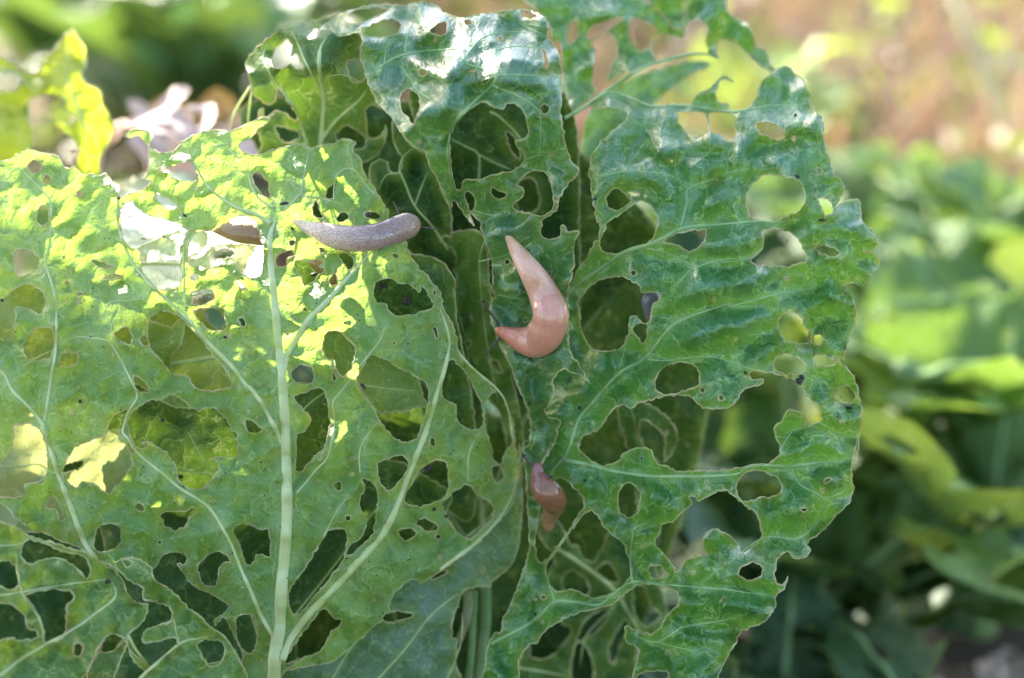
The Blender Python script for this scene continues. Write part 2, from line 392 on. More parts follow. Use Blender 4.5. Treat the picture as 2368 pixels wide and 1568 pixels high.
        link(nm, mesh(nm, vv, ff, [vm]), o)
    o_depth[o.name] = depth
    return o, depth
o_depth = {}
# ------------------------------------------------------------------ the eaten cabbage in focus
ROOT = W(1120, 2150, 6.5); ROOT.z = 0.0
plant = tag(empty('cabbage_plant', ROOT), 'slug-eaten green cabbage in sharp focus, its leaves full of holes, slugs crawling on it', 'cabbage')
def keep(o): o.matrix_parent_inverse = plant.matrix_world.inverted(); return o
bpy.context.view_layer.update()
def PLF(*a, **k):
    o, d = leaf(*a, parent=plant, **k); o.matrix_parent_inverse = Matrix.Translation(-ROOT); return o, d
# L1: big leaf, underside towards us
L1o = PL("D:-80,400 a1:0,1010 60,1000 180,940 270,960 360,980 410,1050 480,1055 520,1095 580,1095 640,1100 660,1085 690,1120 725,1190 760,1240 830,1210 900,1185 940,1150 950,1130 910,1125 930,1040 935,950 900,880 860,860 790,865 795,840 830,815 900,820 962,850 945,890 950,930 1010,960 1100,940 1150,890 1250,835 1340,815 1450,820 1560,770 1640,740 1700,745 1610,820 1570,870 1500,905 1520,945 1590,970 1650,965 1725,935 a2:350,930 470,900 500,915 530,925 700,895 740,875 800,880 820,900 800,950 850,1000 870,1080 900,1130 940,1180 975,1240 1000,1290 1025,1340 1010,1400 1000,1450 b2:960,170 985,230 1040,320 1110,400 1150,450 1190,490 1215,600 1270,700 1300,790 1310,880 1380,960 1470,1050 1520,1100 1590,1170 1640,1290 1660,1400 1680,1560 c2:1690,100 1700,200 1690,300 1640,480 1570,575 1400,745 1200,892 1130,937 1070,970 1040,950 980,965 900,1040 870,1120 880,1150 860,1190 760,1260 600,1400 500,1470 300,1505 210,1540 215,1700 D:690,1830 560,1830 c1:1540,1700 1500,1568 1520,1430 1480,1330 1440,1240 1400,1180 1345,1245 1350,1200 1430,1140 1430,1105 1340,1050 1200,980 1160,920 1110,850 1160,860 1165,800 1080,775 1020,800 960,880 800,900 640,835 480,740 380,710 300,665 200,640 100,560 0,470 D:-80,1160")
L1h = PL("a1:170,1040 210,1005 260,1030 250,1070 200,1085;a1:270,1120 300,1095 325,1120 310,1150 270,1145;a1:485,1200 515,1205 515,1235 485,1235;a1:235,1330 265,1280 300,1310 300,1400 260,1415 230,1380;a1:1005,1070 1060,1050 1130,1025 1200,1020 1230,1080 1240,1130 1150,1130 1080,1115 1045,1088;a1:965,1240 1000,1225 1110,1280 1105,1310 1050,1310 1000,1270;a2:175,1100 200,1085 270,1140 275,1190 280,1240 250,1230 215,1200 180,1150;a2:630,1220 660,1170 690,1140 690,1190 680,1240 640,1250;a2:550,1290 570,1260 600,1330 620,1360 590,1370 555,1340;a2:700,1370 730,1330 770,1340 765,1375 720,1395;a2:880,1340 910,1330 960,1340 970,1370 890,1368;"
"a1:765,1300 790,1272 830,1265 880,1320 930,1350 1000,1365 1090,1395 1180,1440 b1:1210,102 1175,125 1140,210 1135,280 1140,440 1080,480 1010,490 960,450 900,380 880,300 875,240 820,220 780,170 758,80 755,20;"
"b1:1225,125 1300,118 1380,95 1450,40 1530,20 1600,60 1635,150 1655,250 1640,380 1590,415 1540,400 1470,320 1430,285 1390,325 1330,352 1260,345 1185,330 1178,240 1195,170;"
"b1:1200,500 1240,490 1330,490 1340,540 1290,572 1205,578;b1:1215,620 1290,600 1390,600 1410,650 1420,720 1380,745 1320,735 1270,700;b1:1485,430 1510,430 1545,480 1515,485;b1:1500,670 1535,660 1545,710 1515,710;b1:1185,400 1230,385 1245,410 1210,425;"
"b1:95,240 200,240 245,310 190,390 110,400 92,330;b1:-60,580 0,560 90,480 180,455 260,490 290,560 250,640 180,600 100,600 100,680 60,800 10,790 -60,760;b1:155,890 150,820 230,730 330,740 340,830 310,910 200,925;b1:370,920 410,880 480,880 490,920 450,960 380,960;b1:730,750 790,720 830,770 810,830 750,800 710,760;b1:880,780 920,770 930,830 890,830;b1:645,412 720,385 770,400 700,428;b1:575,300 640,310 710,345 640,352;b1:840,1030 900,1050 935,1110 890,1130 850,1090;"
"b1:930,690 960,640 1050,620 1130,655 1190,720 1260,790 1340,900 1430,1010 1450,1090 1400,1105 1330,1120 1230,1100 1170,1030 1080,1010 1030,950 960,870 930,800;b1:1540,1310 1590,1310 1640,1370 1560,1380;"
"b1:680,1330 720,1270 790,1240 775,1330 745,1410 800,1470 830,1560 c1:835,220 790,290 740,350 690,410 640,390 590,350 520,340 470,370 410,320 390,270 420,200 460,130 540,90 620,60 670,30;"
"b1:930,1180 1020,1170 1060,1145 1120,1160 1190,1220 1250,1240 1300,1220 1370,1250 1430,1310 1450,1360 1490,1400 1495,1500 1470,1535 1400,1530 1310,1550 c1:1330,195 1370,210 1370,260 1330,320 1280,370 1210,380 1140,350 1110,310 1100,230 1050,160 980,110 930,85 890,95 925,120 865,125 b1:820,1400 800,1300 850,1240 900,1200;"
"b1:80,1340 180,1325 240,1360 280,1440 300,1560 c1:300,260 280,320 260,345 160,350 160,410 130,430 60,440 0,425 -60,420 b1:-60,1590 20,1560 70,1470 90,1400;c1:300,450 340,430 380,500 400,570 370,580 350,510 290,500;c1:590,690 600,640 660,600 740,610 760,680 740,740 650,780 590,750;c1:850,480 880,465 910,500 890,530 855,510;c1:1010,550 1050,520 1100,520 1180,515 1195,490 1240,510 1220,545 1190,560 1160,610 1100,640 1040,610;c1:1090,430 1130,425 1160,460 1130,485;c1:1465,640 1500,600 1570,605 1640,640 1685,635 1690,800 1620,790 1570,860 1530,830 1500,720;c1:1250,850 1330,780 1400,785 1445,830 1390,850 1370,920 1350,990 1280,980 1245,920;c1:1480,1200 1550,1165 1600,1190 1615,1280 1590,1400 1530,1400 1490,1320;"
"b2:258,1010 290,965 330,955 390,980 400,1050 340,1080 280,1060;b2:455,830 480,760 540,740 600,780 655,850 640,970 590,1025 550,995 520,930 470,900;b2:518,1000 540,985 553,1030 520,1060;b2:285,1150 340,1130 420,1100 470,1130 495,1250 500,1350 470,1450 440,1560 c2:470,120 370,210 340,260 300,275 285,240 290,60 b2:290,1390 340,1370 380,1290 320,1220 285,1180;b2:775,480 800,430 880,415 940,445 1000,450 1060,500 1080,460 1130,540 1150,590 1080,620 960,645 870,620 860,575 790,560;b2:750,900 830,915 920,970 1080,1050 1120,1120 1110,1220 1060,1380 1020,1430 960,1440 900,1410 830,1330 790,1250 730,1170 670,1090 670,1040;"
"b2:1220,960 1270,920 1310,960 1370,1030 1410,1110 1440,1170 1450,1200 1460,1260 1460,1330 1420,1365 1350,1350 1300,1300 1290,1210 1230,1180 1200,1130 1215,1030;b2:1480,1200 1520,1130 1560,1130 1600,1200 1640,1330 1640,1440 1590,1530 c2:1590,180 1570,220 1530,200 1510,100 b2:1480,1370 1470,1300;c2:1520,250 1560,235 1590,290 1570,340 1530,320;c2:1130,70 1150,65 1160,100 1140,110;c2:1015,340 1090,240 1150,205 1200,200 1240,250 1245,350 1220,430 1120,480 1040,490 970,450;c2:1205,470 1270,410 1360,350 1430,420 1500,460 1525,550 1460,620 1380,695 1290,640 1250,570 1215,500;c2:1040,590 1080,565 1150,590 1180,630 1130,645 1060,620;c2:935,650 980,625 1035,640 1030,680 960,700;c2:800,220 880,190 930,165 980,190 990,250 940,330 880,390 830,360 800,290;c2:530,350 560,335 575,380 540,385;c2:700,320 760,330 790,380 800,450 780,620 760,680 690,740 640,795 605,785 620,740 700,680 725,620 720,540 680,480 710,400 720,350;c2:245,1100 250,1010 330,900 430,740 490,650 560,630 605,660 600,760 570,850 470,980 390,1070 320,1150 270,1165;c2:230,1430 290,1340 370,1240 450,1135 500,1150 520,1190 570,1200 560,1240 510,1280 480,1340 420,1410 340,1440 260,1490 222,1500;c2:830,1190 870,1160 960,1155 1000,1170 950,1200 880,1220;"
"b2:275,320 300,300 340,310 420,300 460,310 440,340 465,350 440,390 400,430 340,465 325,400 300,380;b2:560,270 600,245 650,300 655,340 620,360 590,320;b2:160,300 200,250 270,250 280,290 240,320 180,345;b2:250,175 280,175 280,200 255,205;b2:440,225 465,225 465,255 445,255;b2:895,260 925,262 930,285 905,280;b2:1150,480 1165,490 1160,520 1148,505;b2:1145,725 1165,725 1180,785 1165,780;b2:505,410 530,385 550,440 520,460 500,440;b2:430,480 455,430 468,435 450,480")
L1v = [(34, 9, "D:638,1830 634,1568 645,1450 652,1350 663,1200 660,1000 650,850 635,700 626,600 625,545 640,505"),
 (18, 7, "c2:205,1450 270,1290 450,1080 640,880 820,680 900,540 960,380 1040,180 1110,20 b2:1060,1480 1110,1350 1160,1180 1210,1020 1240,900 1250,800 1220,680 1190,600"),
 (15, 6, "b2:205,1030 230,900 300,780 370,670 470,570 560,470 650,370 720,290 775,240"),
 (12, 5, "b2:200,1450 165,1370 110,1260 50,1160 0,1100 b1:1540,1080 1450,960 1330,840 1230,730 1150,640 1040,540 930,440 850,340 790,230 750,120 735,0 a1:740,1260 700,1140 658,1090"),
 (10, 3, "c1:1725,1330 1640,1180 1580,1040 1500,860 1430,690 1330,520 1230,440 1120,370 990,260 860,150 800,60 b1:770,1380 790,1290 820,1230 860,1150 820,1050 760,930 700,830 665,800 590,790 520,780 440,790 380,830"),
 (13, 7, "c1:600,820 520,690 440,480 370,300 320,140 270,0 b1:270,1330 180,1220 80,1120 0,990 D:-70,830"),
 (9, 4, "b1:280,1310 320,1050 350,850 355,680 345,520 300,370 285,300 310,200 320,0 a1:310,1250 210,1140 130,1060 80,1010"),
 (4, 3, "a1:315,1240 370,1160 410,1090"), (3, 2, "b1:665,800 700,720 650,620"), (6, 4, "b1:1165,615 1155,440 1155,250 1175,140 1240,105"),
 (10, 5, "a1:1700,1400 1590,1340 1480,1300 1370,1230 1290,1150 1220,1030 1160,920"), (7, 4, "a2:310,1300 230,1260 170,1180 150,1100 145,1030 200,985"), (4, 3, "a1:1520,985 1480,985 1440,910 1460,830"), (4, 2.5, "a1:1440,900 1330,920 1260,950"),
 (7, 4, "a2:370,1320 450,1240 480,1200 500,1080 530,930"), (4, 2.5, "a2:480,1230 560,1235 700,1270 740,1290"), (4, 3, "a2:680,1250 700,1100 800,1060 900,1180 950,1230"), (3, 2, "a2:800,1060 790,960"),
 (5, 2.5, "c2:290,410 400,280 490,170 520,0 b2:520,1430 530,1300 520,1190 580,1110 700,950 770,860 820,790 860,680"), (3, 2, "c2:460,680 540,530 630,410"), (4, 2.5, "c2:690,280 690,130 760,10 b2:800,1320"), (4, 3, "c2:1370,330 1370,180 1420,50 b2:1470,1370"),
 (11, 3, "c2:1190,885 1400,730 1560,570 1650,400 1670,250"), (7, 5, "b2:1310,880 1400,980 1560,1120 1620,1240 1645,1420 c2:1670,100"), (4, 3, "c1:760,1000 720,880 600,825"),
 (2.5, 2, "b1:660,620 700,560 860,540 930,440"), (2.5, 2, "b1:150,960 250,900 340,860"), (3, 2, "b1:1000,530 920,620 940,660"), (2.5, 2, "a1:120,1050 60,1100 40,1200 40,1290"), (3, 2, "c1:360,270 250,330 150,360"), (3, 2, "c1:520,690 640,800")]
L1, dL1 = PLF('large pale green leaf facing us with a thick white midrib and many ragged holes', MAT['pale'], L1o, L1h,
 [(0, 400, 2.4), (0, 900, 1.), (0, 1400, 1.6), (300, 1000, .1), (640, 1568, 1.), (640, 1850, 3.), (650, 1000, -.5), (630, 520, .1), (800, 400, .9), (890, 520, .3), (500, 330, 1.2), (620, 290, 1.6), (1000, 700, .6), (1040, 900, .7), (1130, 1000, 1.9), (1195, 1100, 3.2), (1200, 1300, 3.6), (900, 1200, .3), (850, 1550, 2.), (250, 380, 1.5), (150, 650, .9), (1000, 1350, 1.6)],
 L1v, h=7.5, pin=60, cell=.18, pk=.34, side=1, ruf=.34, rag=1.15, seed=1.)
# Lb: the waxy lower right lobe behind
PLF('bluish waxy lower leaf lobe tucked behind the large pale leaf', MAT['lower'],
 PL("c2:1560,500 1640,300 1695,250 1705,400 1700,650 1660,820 1600,900 1510,965 1508,1002 1480,985 1380,1005 1330,1030 1310,1100 1270,1200 1270,1300 1300,1335 1290,1450 1240,1720 100,1720 200,1500 500,1380 760,1180 860,1000 1000,900 1200,800"),
 PL("c2:820,1192 870,1158 960,1153 1020,1168 960,1200 880,1222;c2:1440,880 1460,870 1478,885 1460,905;c2:1140,940 1180,905 1240,885 1230,910 1180,935"),
 [(900, 1300, 2.4), (1190, 1120, 3.6), (1200, 1300, 4.2), (1050, 1400, 2.9), (700, 1600, 3.2), (1000, 1650, 4.)],
 [(5, 3, "c2:740,1640 960,1400 1130,1180 1300,1040"), (4, 3, "c2:1200,1650 1290,1450 1330,1300 1330,1150"), (4, 2, "c2:480,1640 620,1400 800,1200")], pk=.15, seed=2., side=1)
# L4: glossy curled leaf in the middle
L4, dL4 = PLF('glossy dark green leaf arching over the middle with its tip curled down', MAT['dark'],
 PL("a2:590,180 680,110 760,70 900,35 1020,30 1120,35 1200,13 1290,25 1400,90 1480,110 1600,90 a3:314,75 430,60 540,70 600,120 620,180 610,220 640,270 680,330 690,420 695,500 705,560 695,700 715,850 735,940 765,1020 810,1060 790,1110 720,1180 680,1260 670,1320 590,1370 570,1420 570,1470 620,1500 690,1480 690,1430 710,1410 740,1450 800,1450 b3:640,160 625,200 620,330 600,430 580,530 585,650 590,780 600,880 650,950 680,1000 690,1030 728,1075 685,1040 640,1010 590,1000 545,985 500,1040 485,1080 500,1140 470,1190 440,1240 460,1280 530,1310 520,1380 490,1460 430,1560 c3:470,130 420,220 400,320 380,430 330,420 325,300 305,150 b3:340,1440 345,1300 320,1200 270,1100 230,980 170,860 110,700 95,600 110,480 110,380 100,280 50,150 b2:1440,60 1380,10 a2:1560,1420 1500,1340 1440,1260 1420,1300 1400,1280 1330,1120 1290,1050 1250,950 1170,910 1100,820 1040,730 960,650 900,520 870,420 850,340 860,260 840,200 780,220 650,240 600,270 580,230"),
 PL("a3:0,820 60,740 130,680 210,640 260,665 330,685 360,650 430,665 470,720 490,800 480,860 415,890 430,930 470,970 470,1010 430,1050 350,1080 230,1105 190,1125 85,1130 75,1180 40,1190 20,1130 3,1000 -4,900;"
 "a2:750,120 800,70 900,50 1010,55 1000,82 920,118 840,150 790,150;a2:850,190 880,170 980,130 1060,120 1110,150 1100,190 1060,220 950,230 880,225;a2:1290,190 1330,150 1390,140 1380,210 1320,220;a2:1215,440 1250,430 1275,455 1245,480 1220,465;a2:1100,610 1120,575 1160,560 1210,590 1225,630 1215,700 1180,780 1150,740 1110,690;a3:85,130 130,130 140,150 100,155;a3:440,75 470,65 530,85 545,105 500,115 450,100;a3:300,240 325,235 330,260 310,260;a3:575,310 605,330 615,400 600,420 590,350;a3:560,675 600,650 625,690 590,710;a3:260,1180 300,1190 350,1215 340,1240 300,1250 265,1220;a3:440,1130 500,1080 560,1070 610,1100 640,1180 650,1260 640,1310 580,1355 500,1340 430,1325 395,1300 420,1260 465,1220 450,1180 420,1150;a3:98,1205 130,1210 155,1260 150,1310 120,1320 102,1260;b3:300,680 320,660 325,680 310,690;a3:200,510 235,490 245,500 215,525;a3:120,450 165,430 150,450 130,465;b3:85,490 105,480 120,520 110,535;b3:330,1270 345,1280 340,1300"),
 [(850, 90, 2.2), (960, 15, 3.6), (1080, 120, .3), (1250, 40, 1.6), (1150, 250, -1.6), (1290, 200, -.3), (930, 300, 0.), (850, 200, 1.6), (1050, 450, 1.2), (1000, 330, -.7), (1310, 480, .3), (1200, 430, .3), (1120, 600, 1.9), (1210, 640, 1.2), (1300, 620, 1.3), (1290, 850, 1.7), (1250, 1000, 2.2), (1200, 900, 2.2), (1160, 780, 2.9), (1255, 1100, 2.8), (1290, 330, -.6)],
 [(7, 4, "a3:10,830 30,770 120,670 200,595 270,530 290,470 200,430 100,400 a2:1480,310 1400,312 1260,320 1100,350 1000,400 920,470"), (5, 3, "a3:270,535 330,560 440,610 540,680 570,740 565,900 560,970"), (3, 2, "a3:500,630 560,590 620,570 620,520"), (5, 3, "a2:1412,815 1395,950 1410,1100 1430,1190"), (3, 2, "a3:720,930 590,960 480,1000 430,1050"), (3, 2, "a3:150,1320 280,1350 370,1320"), (3, 2, "b3:20,310 120,285 210,260 320,215 390,165 430,160"), (2.5, 1.5, "b3:390,200 490,300 560,230"), (2.5, 1.5, "b3:490,300 500,350"), (2.5, 1.5, "b3:180,350 190,450 270,440"), (2.5, 1.5, "b3:140,515 240,535 330,545"), (3, 2, "a3:300,470 450,470 600,480 690,500"), (3, 2, "a3:300,310 420,290 560,300"), (3, 2, "a3:80,380 200,240 380,200 560,215"), (2.5, 2, "b3:340,1500 380,1400 360,1300"), (2.5, 2, "b3:380,1400 470,1400"), (3, 2, "a2:1290,620 1200,560 1120,420"), (3, 2, "a2:1130,330 1150,200 1230,80"), (3, 2, "a2:1000,400 1010,300 1050,240")],
 h=7.5, pin=14, pk=.60, cell=.20, ridges=("a3:300,340 420,320 560,330", "a3:320,410 450,390 580,420", "a3:330,520 480,500 640,545", "a3:60,420 200,250 380,140 560,130", "a2:1150,760 1280,640 1400,520 1490,420 1560,400", "a2:1000,330 910,480 980,640 1150,860 1230,900", "a2:700,120 900,60 1200,30", "a2:1180,250 1290,260 1440,330", "a3:600,760 690,780 700,860", "b3:200,60 330,120 380,80", "b3:420,260 560,200", "a2:860,280 1000,250 1120,190 1300,100"), side=-1, ruf=.35, lump=.34, seed=3.)
# L4b: the curled shoulder at its left, seen from below
PLF('curled shoulder leaf at upper left, underside ribs showing below its rolled rim', MAT['under'],
 PL("a2:640,115 450,150 350,180 260,250 190,310 140,380 140,450 165,520 180,600 235,635 250,660 210,700 195,800 225,900 230,1020 600,1050 900,1010 1000,900 1010,760 960,650 900,520 860,400 850,300 860,230 760,170 700,110"),
 PL("a2:300,420 290,370 330,300 390,240 420,290 420,340 400,410 340,430;a2:410,380 440,335 470,380 490,430 450,430;a2:240,650 270,660 310,640 325,560 350,545 380,620 430,690 460,730 430,745 360,700 290,710 250,740;a2:310,800 340,790 400,810 460,830 460,870 400,890 350,870;a2:880,690 930,660 1000,710 1010,790 960,860 900,860 890,760;a2:700,830 760,790 820,810 880,870 870,930 780,930 700,870;a2:765,400 800,375 850,390 880,490 800,510;a2:520,240 560,190 590,190 570,240"),
 [(700, 55, 2.6), (590, 150, 3.2), (740, 130, 1.4), (650, 150, 1.8), (740, 330, 4.2), (850, 150, 2.4), (850, 330, 4.), (610, 350, 4.4), (720, 240, 3.6), (640, 240, 3.4)],
 [(13, 8, "a2:590,1040 610,800 620,620 600,500 590,400 600,300 640,230"), (12, 6, "a2:600,880 700,750 830,640 890,560"), (10, 5, "a2:540,1000 470,760 440,680 350,560 280,450 240,350 290,230"), (7, 4, "a2:620,600 560,490 500,380 460,280 420,200"), (8, 6, "a2:160,540 90,650 50,730 30,820"), (8, 6, "a2:170,560 150,700 140,830"), (4, 3, "a2:640,480 740,470 860,520")],
 pk=.3, side=1, ruf=.5, lump=.3, seed=4.)
# L5: big right hand leaf
L5, dL5 = PLF('wide blue-green leaf on the right with round holes and a scalloped outer edge', MAT['mid'],
 PL("a3:900,640 1020,580 1130,610 1260,660 1400,655 1500,660 1530,620 1560,580 1600,570 1650,540 1690,490 1725,480 a4:480,480 530,515 470,502 430,520 415,600 440,640 490,650 505,685 560,695 600,690 640,660 670,600 690,530 740,470 840,415 900,450 960,510 1000,600 1010,660 1080,760 1090,880 1130,1000 1160,1090 1220,1170 1180,1260 1170,1300 1210,1270 1260,1250 1320,1270 1330,1380 1400,1460 1430,1530 b4:1265,160 1270,200 1240,240 1180,240 1240,252 1280,290 1280,330 1220,400 1190,460 1120,445 1075,455 1080,490 1110,530 1130,600 1125,720 1080,830 1060,920 1030,905 1045,950 1100,1000 1140,1080 1165,1200 1170,1300 1150,1450 1135,1568 c4:1150,50 1120,180 1105,250 1120,350 1100,450 1000,560 930,640 835,710 850,770 800,815 740,810 700,775 640,830 625,930 650,980 680,980 705,930 690,1000 635,1050 630,1120 550,1220 420,1275 380,1350 320,1450 265,1560 D:1630,1640 1500,1640 c3:1210,1550 1150,1520 1040,1540 975,1600 1020,1450 1020,1380 950,1340 940,1250 960,1245 1080,1290 1160,1250 1210,1170 1275,1100 1265,1030 1150,985 1020,985 930,1050 850,1110 770,1130 620,1170 450,1260 400,1330 320,1380 270,1480 280,1568 250,1700 30,1700 60,1500 90,1350 210,1130 300,900 340,760 340,640 330,500 320,300 300,100 b3:360,1400 330,1200 400,1000 500,850 560,700 590,500 650,350 700,290 740,200 780,150 775,60 a3:920,1400 900,1250 885,1180 875,1050 900,950 980,860 1080,780 1105,750 1110,705 1060,680 980,675 920,690 895,680"),
 PL("a3:985,1230 1010,1195 1060,1185 1110,1230 1145,1255 1110,1285 1060,1320 1020,1310 990,1290;a3:1120,1205 1180,1210 1180,1232 1140,1232;a3:985,1400 1060,1350 1130,1295 1190,1262 1250,1280 1290,1340 1305,1400 1280,1480 1230,1530 b3:1070,205 980,240 900,260 830,250 790,230 785,180 820,100;b3:1180,180 1230,150 1320,120 1440,110 1440,160 1410,210 1350,245 1310,230 1280,205 1220,195;"
 "b3:650,570 680,510 740,450 830,410 920,405 980,430 1040,470 1050,500 1150,505 1155,550 1110,580 1110,640 1090,690 1050,690 1010,650 975,660 965,720 945,800 890,860 760,865 720,830 670,740 660,650;b3:990,740 1010,700 1070,700 1080,760 1060,815 1030,800;b4:550,115 640,105 720,125 780,180 810,240 820,300 760,325 700,340 580,335 510,330 485,290 540,240 560,180;b4:890,215 940,205 1000,225 1030,250 1010,275 940,270 895,250;"
 "a4:610,1220 650,1150 720,1100 800,1100 900,1120 960,1170 975,1250 940,1320 880,1350 780,1385 690,1385 630,1360 610,1290;a4:168,720 180,702 240,700 330,705 355,740 366,820 320,855 260,860 200,800;a4:374,720 400,702 500,715 545,740 530,790 540,840 520,885 480,880 430,840 380,818;a4:660,780 700,765 780,780 830,810 850,850 820,880 750,865 690,830;a4:1040,1060 1070,1050 1080,1080 1060,1095;a4:1060,1240 1120,1260 1150,1305 1150,1335 1100,1350 1070,1290;"
 "b4:645,690 690,630 750,625 795,670 800,710 845,750 835,810 800,825 700,810 660,760;b4:870,770 910,770 930,800 910,835 870,810;b4:865,920 880,895 940,895 1000,930 990,955 920,965 880,950;b4:990,900 1015,910 1010,925;b4:620,950 650,900 710,890 770,915 820,950 820,990 780,1015 700,1010 640,995;b4:1010,1140 1040,1100 1090,1095 1130,1140 1120,1180 1070,1195 1020,1180;b3:1130,1090 1150,1010 1200,960 1290,940 1370,955 1400,1000 1405,1070 1360,1100 1290,1130 1180,1142;"
 "b3:650,1470 680,1400 760,1370 830,1290 870,1230 930,1210 980,1230 1020,1195 1100,1180 1180,1156 1300,1145 1370,1170 1420,1220 1500,1230 1600,1220 1660,1150 1700,1100 b4:440,1100 540,1080 560,1060 540,1045 480,1050 470,1010 520,995 600,1005 700,1035 760,1055 800,1090 810,1130 870,1190 910,1230 920,1290 900,1320 830,1340 825,1300 790,1260 730,1235 690,1260 670,1310 625,1340 630,1400 660,1470 650,1520 600,1568 c4:570,222 500,228 420,245 300,262 140,268 0,268 c3:1250,260 1210,240 1150,220 1120,180 1100,130 1000,125 930,160 900,200 810,235 740,210 680,160 655,130 640,90;"
 "c3:900,420 920,365 960,345 1010,370 1040,430 1020,500 1010,540 950,560 900,500;c3:1090,880 1120,860 1170,870 1210,910 1190,940 1120,940 1090,915;c4:385,370 410,310 460,275 530,265 620,300 665,350 660,400 600,430 520,440 450,460 400,430;c3:1340,440 1385,430 1400,455 1460,430 1540,390 1600,400 c4:370,428 440,485 510,540 535,620 540,680 500,730 430,775 390,720 330,665 240,630 180,690 180,740 200,800 150,800 70,830 30,890 0,900 c3:1250,880 1200,810 1130,720 1160,660 1170,610 1250,580 1300,530 1360,480;c4:400,900 430,860 500,840 540,870 545,920 500,945 430,945;c4:940,320 965,315 965,335 945,340;c4:795,500 825,500 825,525 800,525;"
 "c3:400,840 375,740 385,640 410,500 430,400 480,340 540,312 620,370 675,440 678,500 640,560 560,680 490,780 440,830;c3:450,850 500,790 560,700 650,575 690,530 740,520 800,600 850,660 930,720 960,800 985,860 975,930 920,990 850,1040 760,1065 700,1050 610,1010 520,1025 470,980 445,900;c3:115,1260 120,1210 175,1195 170,1250 150,1290"),
 [(1250, 1100, 3.2), (1350, 950, 2.1), (1500, 800, 1.), (1700, 650, 0.), (1900, 500, .6), (2020, 600, 1.2), (1950, 1000, 1.1), (1400, 450, 1.5), (1600, 270, 3.2), (1820, 180, 3.6), (1700, 1400, .2), (1550, 1560, .8), (1200, 1500, 2.6), (1500, 1150, 1.6), (1900, 300, 1.7), (1320, 700, 2.9), (1380, 300, 3.), (1700, 900, -.1), (1250, 850, 3.6)],
 [(11, 3, "c3:420,380 500,250 560,190 b3:600,1460 650,1300 740,1190 900,1010 1060,920 1190,760 1290,680 1500,600 1600,570 b4:345,590 450,560 650,510 790,485 830,500"),
  (9, 4, "b3:595,500 680,430 840,310 960,240 1100,200 1170,165 1280,105 1400,85 1600,70 b4:500,55 620,60 740,50"), (6, 3, "a4:190,1420 230,1280 235,1190 350,1140 550,1070 650,1060"), (3, 2, "a4:235,1190 160,1080 165,950 170,880"),
  (9, 4, "c3:560,200 700,225 900,275 1100,300 1300,302 1500,300 1640,285 1740,235 c4:740,235 900,215 1050,205"), (4, 2, "c4:735,240 780,350 930,440 920,540 890,590 770,690 560,685 370,820 230,920 160,995"), (3, 2, "c4:930,440 1050,400 1090,330"),
  (8, 3, "c3:100,1350 300,1250 400,1180 500,1090 620,1090 770,1110 860,1050 985,965 1150,978 1420,1000 1560,1010 1725,1035 c4:620,1050"), (5, 3, "c3:985,960 975,800 985,690 1000,630 1060,600 1110,592"), (3, 2, "c3:985,720 1110,720"), (4, 2, "c3:1000,1300 1140,1340 1300,1250 1400,1225 1530,1210"), (3, 2, "c3:1140,1340 1250,1370 1400,1400"),
  (4, 2, "b3:1070,920 1200,930 1380,905 1500,910 1650,950 b4:450,975 600,1000"), (4, 2, "b3:1080,225 1200,250 1380,335 1470,310 1600,290 1740,285 b4:550,230"), (3, 2, "b3:1370,340 1230,490"), (3, 2, "b4:380,920 460,820 460,770 640,765"), (3, 2, "b4:840,830 845,760 920,690 980,650"), (3, 2, "b4:845,810 860,900 875,1000 870,1050"), (4, 2, "b4:655,1500 730,1380 820,1350 910,1320 1020,1390 1150,1390"), (3, 2, "b4:1020,1390 1070,1480"),
  (7, 5, "a3:720,740 850,670 950,600 1010,580 1130,615 1260,668 1400,662 1540,670 a4:400,690 520,700 620,690 750,665 900,665 1000,640"), (3, 2, "a4:820,520 800,600 750,665"), (3, 2, "b4:430,300 200,320 120,350 0,290"), (3, 2, "b4:840,500 870,380 860,280"), (3, 2, "a3:1220,900 1100,1060 1080,1080"), (3, 2, "a3:890,1120 1080,1080 1250,1080 1400,1110 1490,1180"), (3, 2, "a3:1210,780 1230,700"), (4, 2, "c3:500,1090 470,1000 440,900"), (3, 2, "c4:480,780 560,840 640,860"), (3, 2, "b3:1000,680 940,860 900,1000"), (3, 2, "c4:30,1250 250,1215 400,1180"), (3, 2, "c3:1400,1420 c4:200,1410 290,1500")],
 h=7.5, pin=26, pk=.60, cell=.20, ridges=("a3:890,1010 980,890 1110,800", "a3:1110,1050 1260,930 1400,920", "a3:930,1140 1100,1110 1330,1130 1420,1230", "b4:250,200 480,160", "b4:860,120 1100,110 1240,190", "b4:900,330 1080,310 1220,330", "b4:850,540 1000,550 1100,580", "a4:560,760 620,1000 720,1010", "a4:150,920 380,900 540,960", "b3:1300,420 1500,480 1700,430", "b3:1300,800 1500,720 1700,690", "b4:700,850 860,900", "b4:950,1300 1080,1320 1150,1200", "c4:620,150 900,130 1100,130", "c4:800,420 900,380", "c4:250,1100 400,1150 560,1100", "c3:750,250 1100,380", "b3:700,1100 850,920", "a4:700,720 900,740 1040,850"), side=-1, ruf=.35, lump=.34, seed=5.)
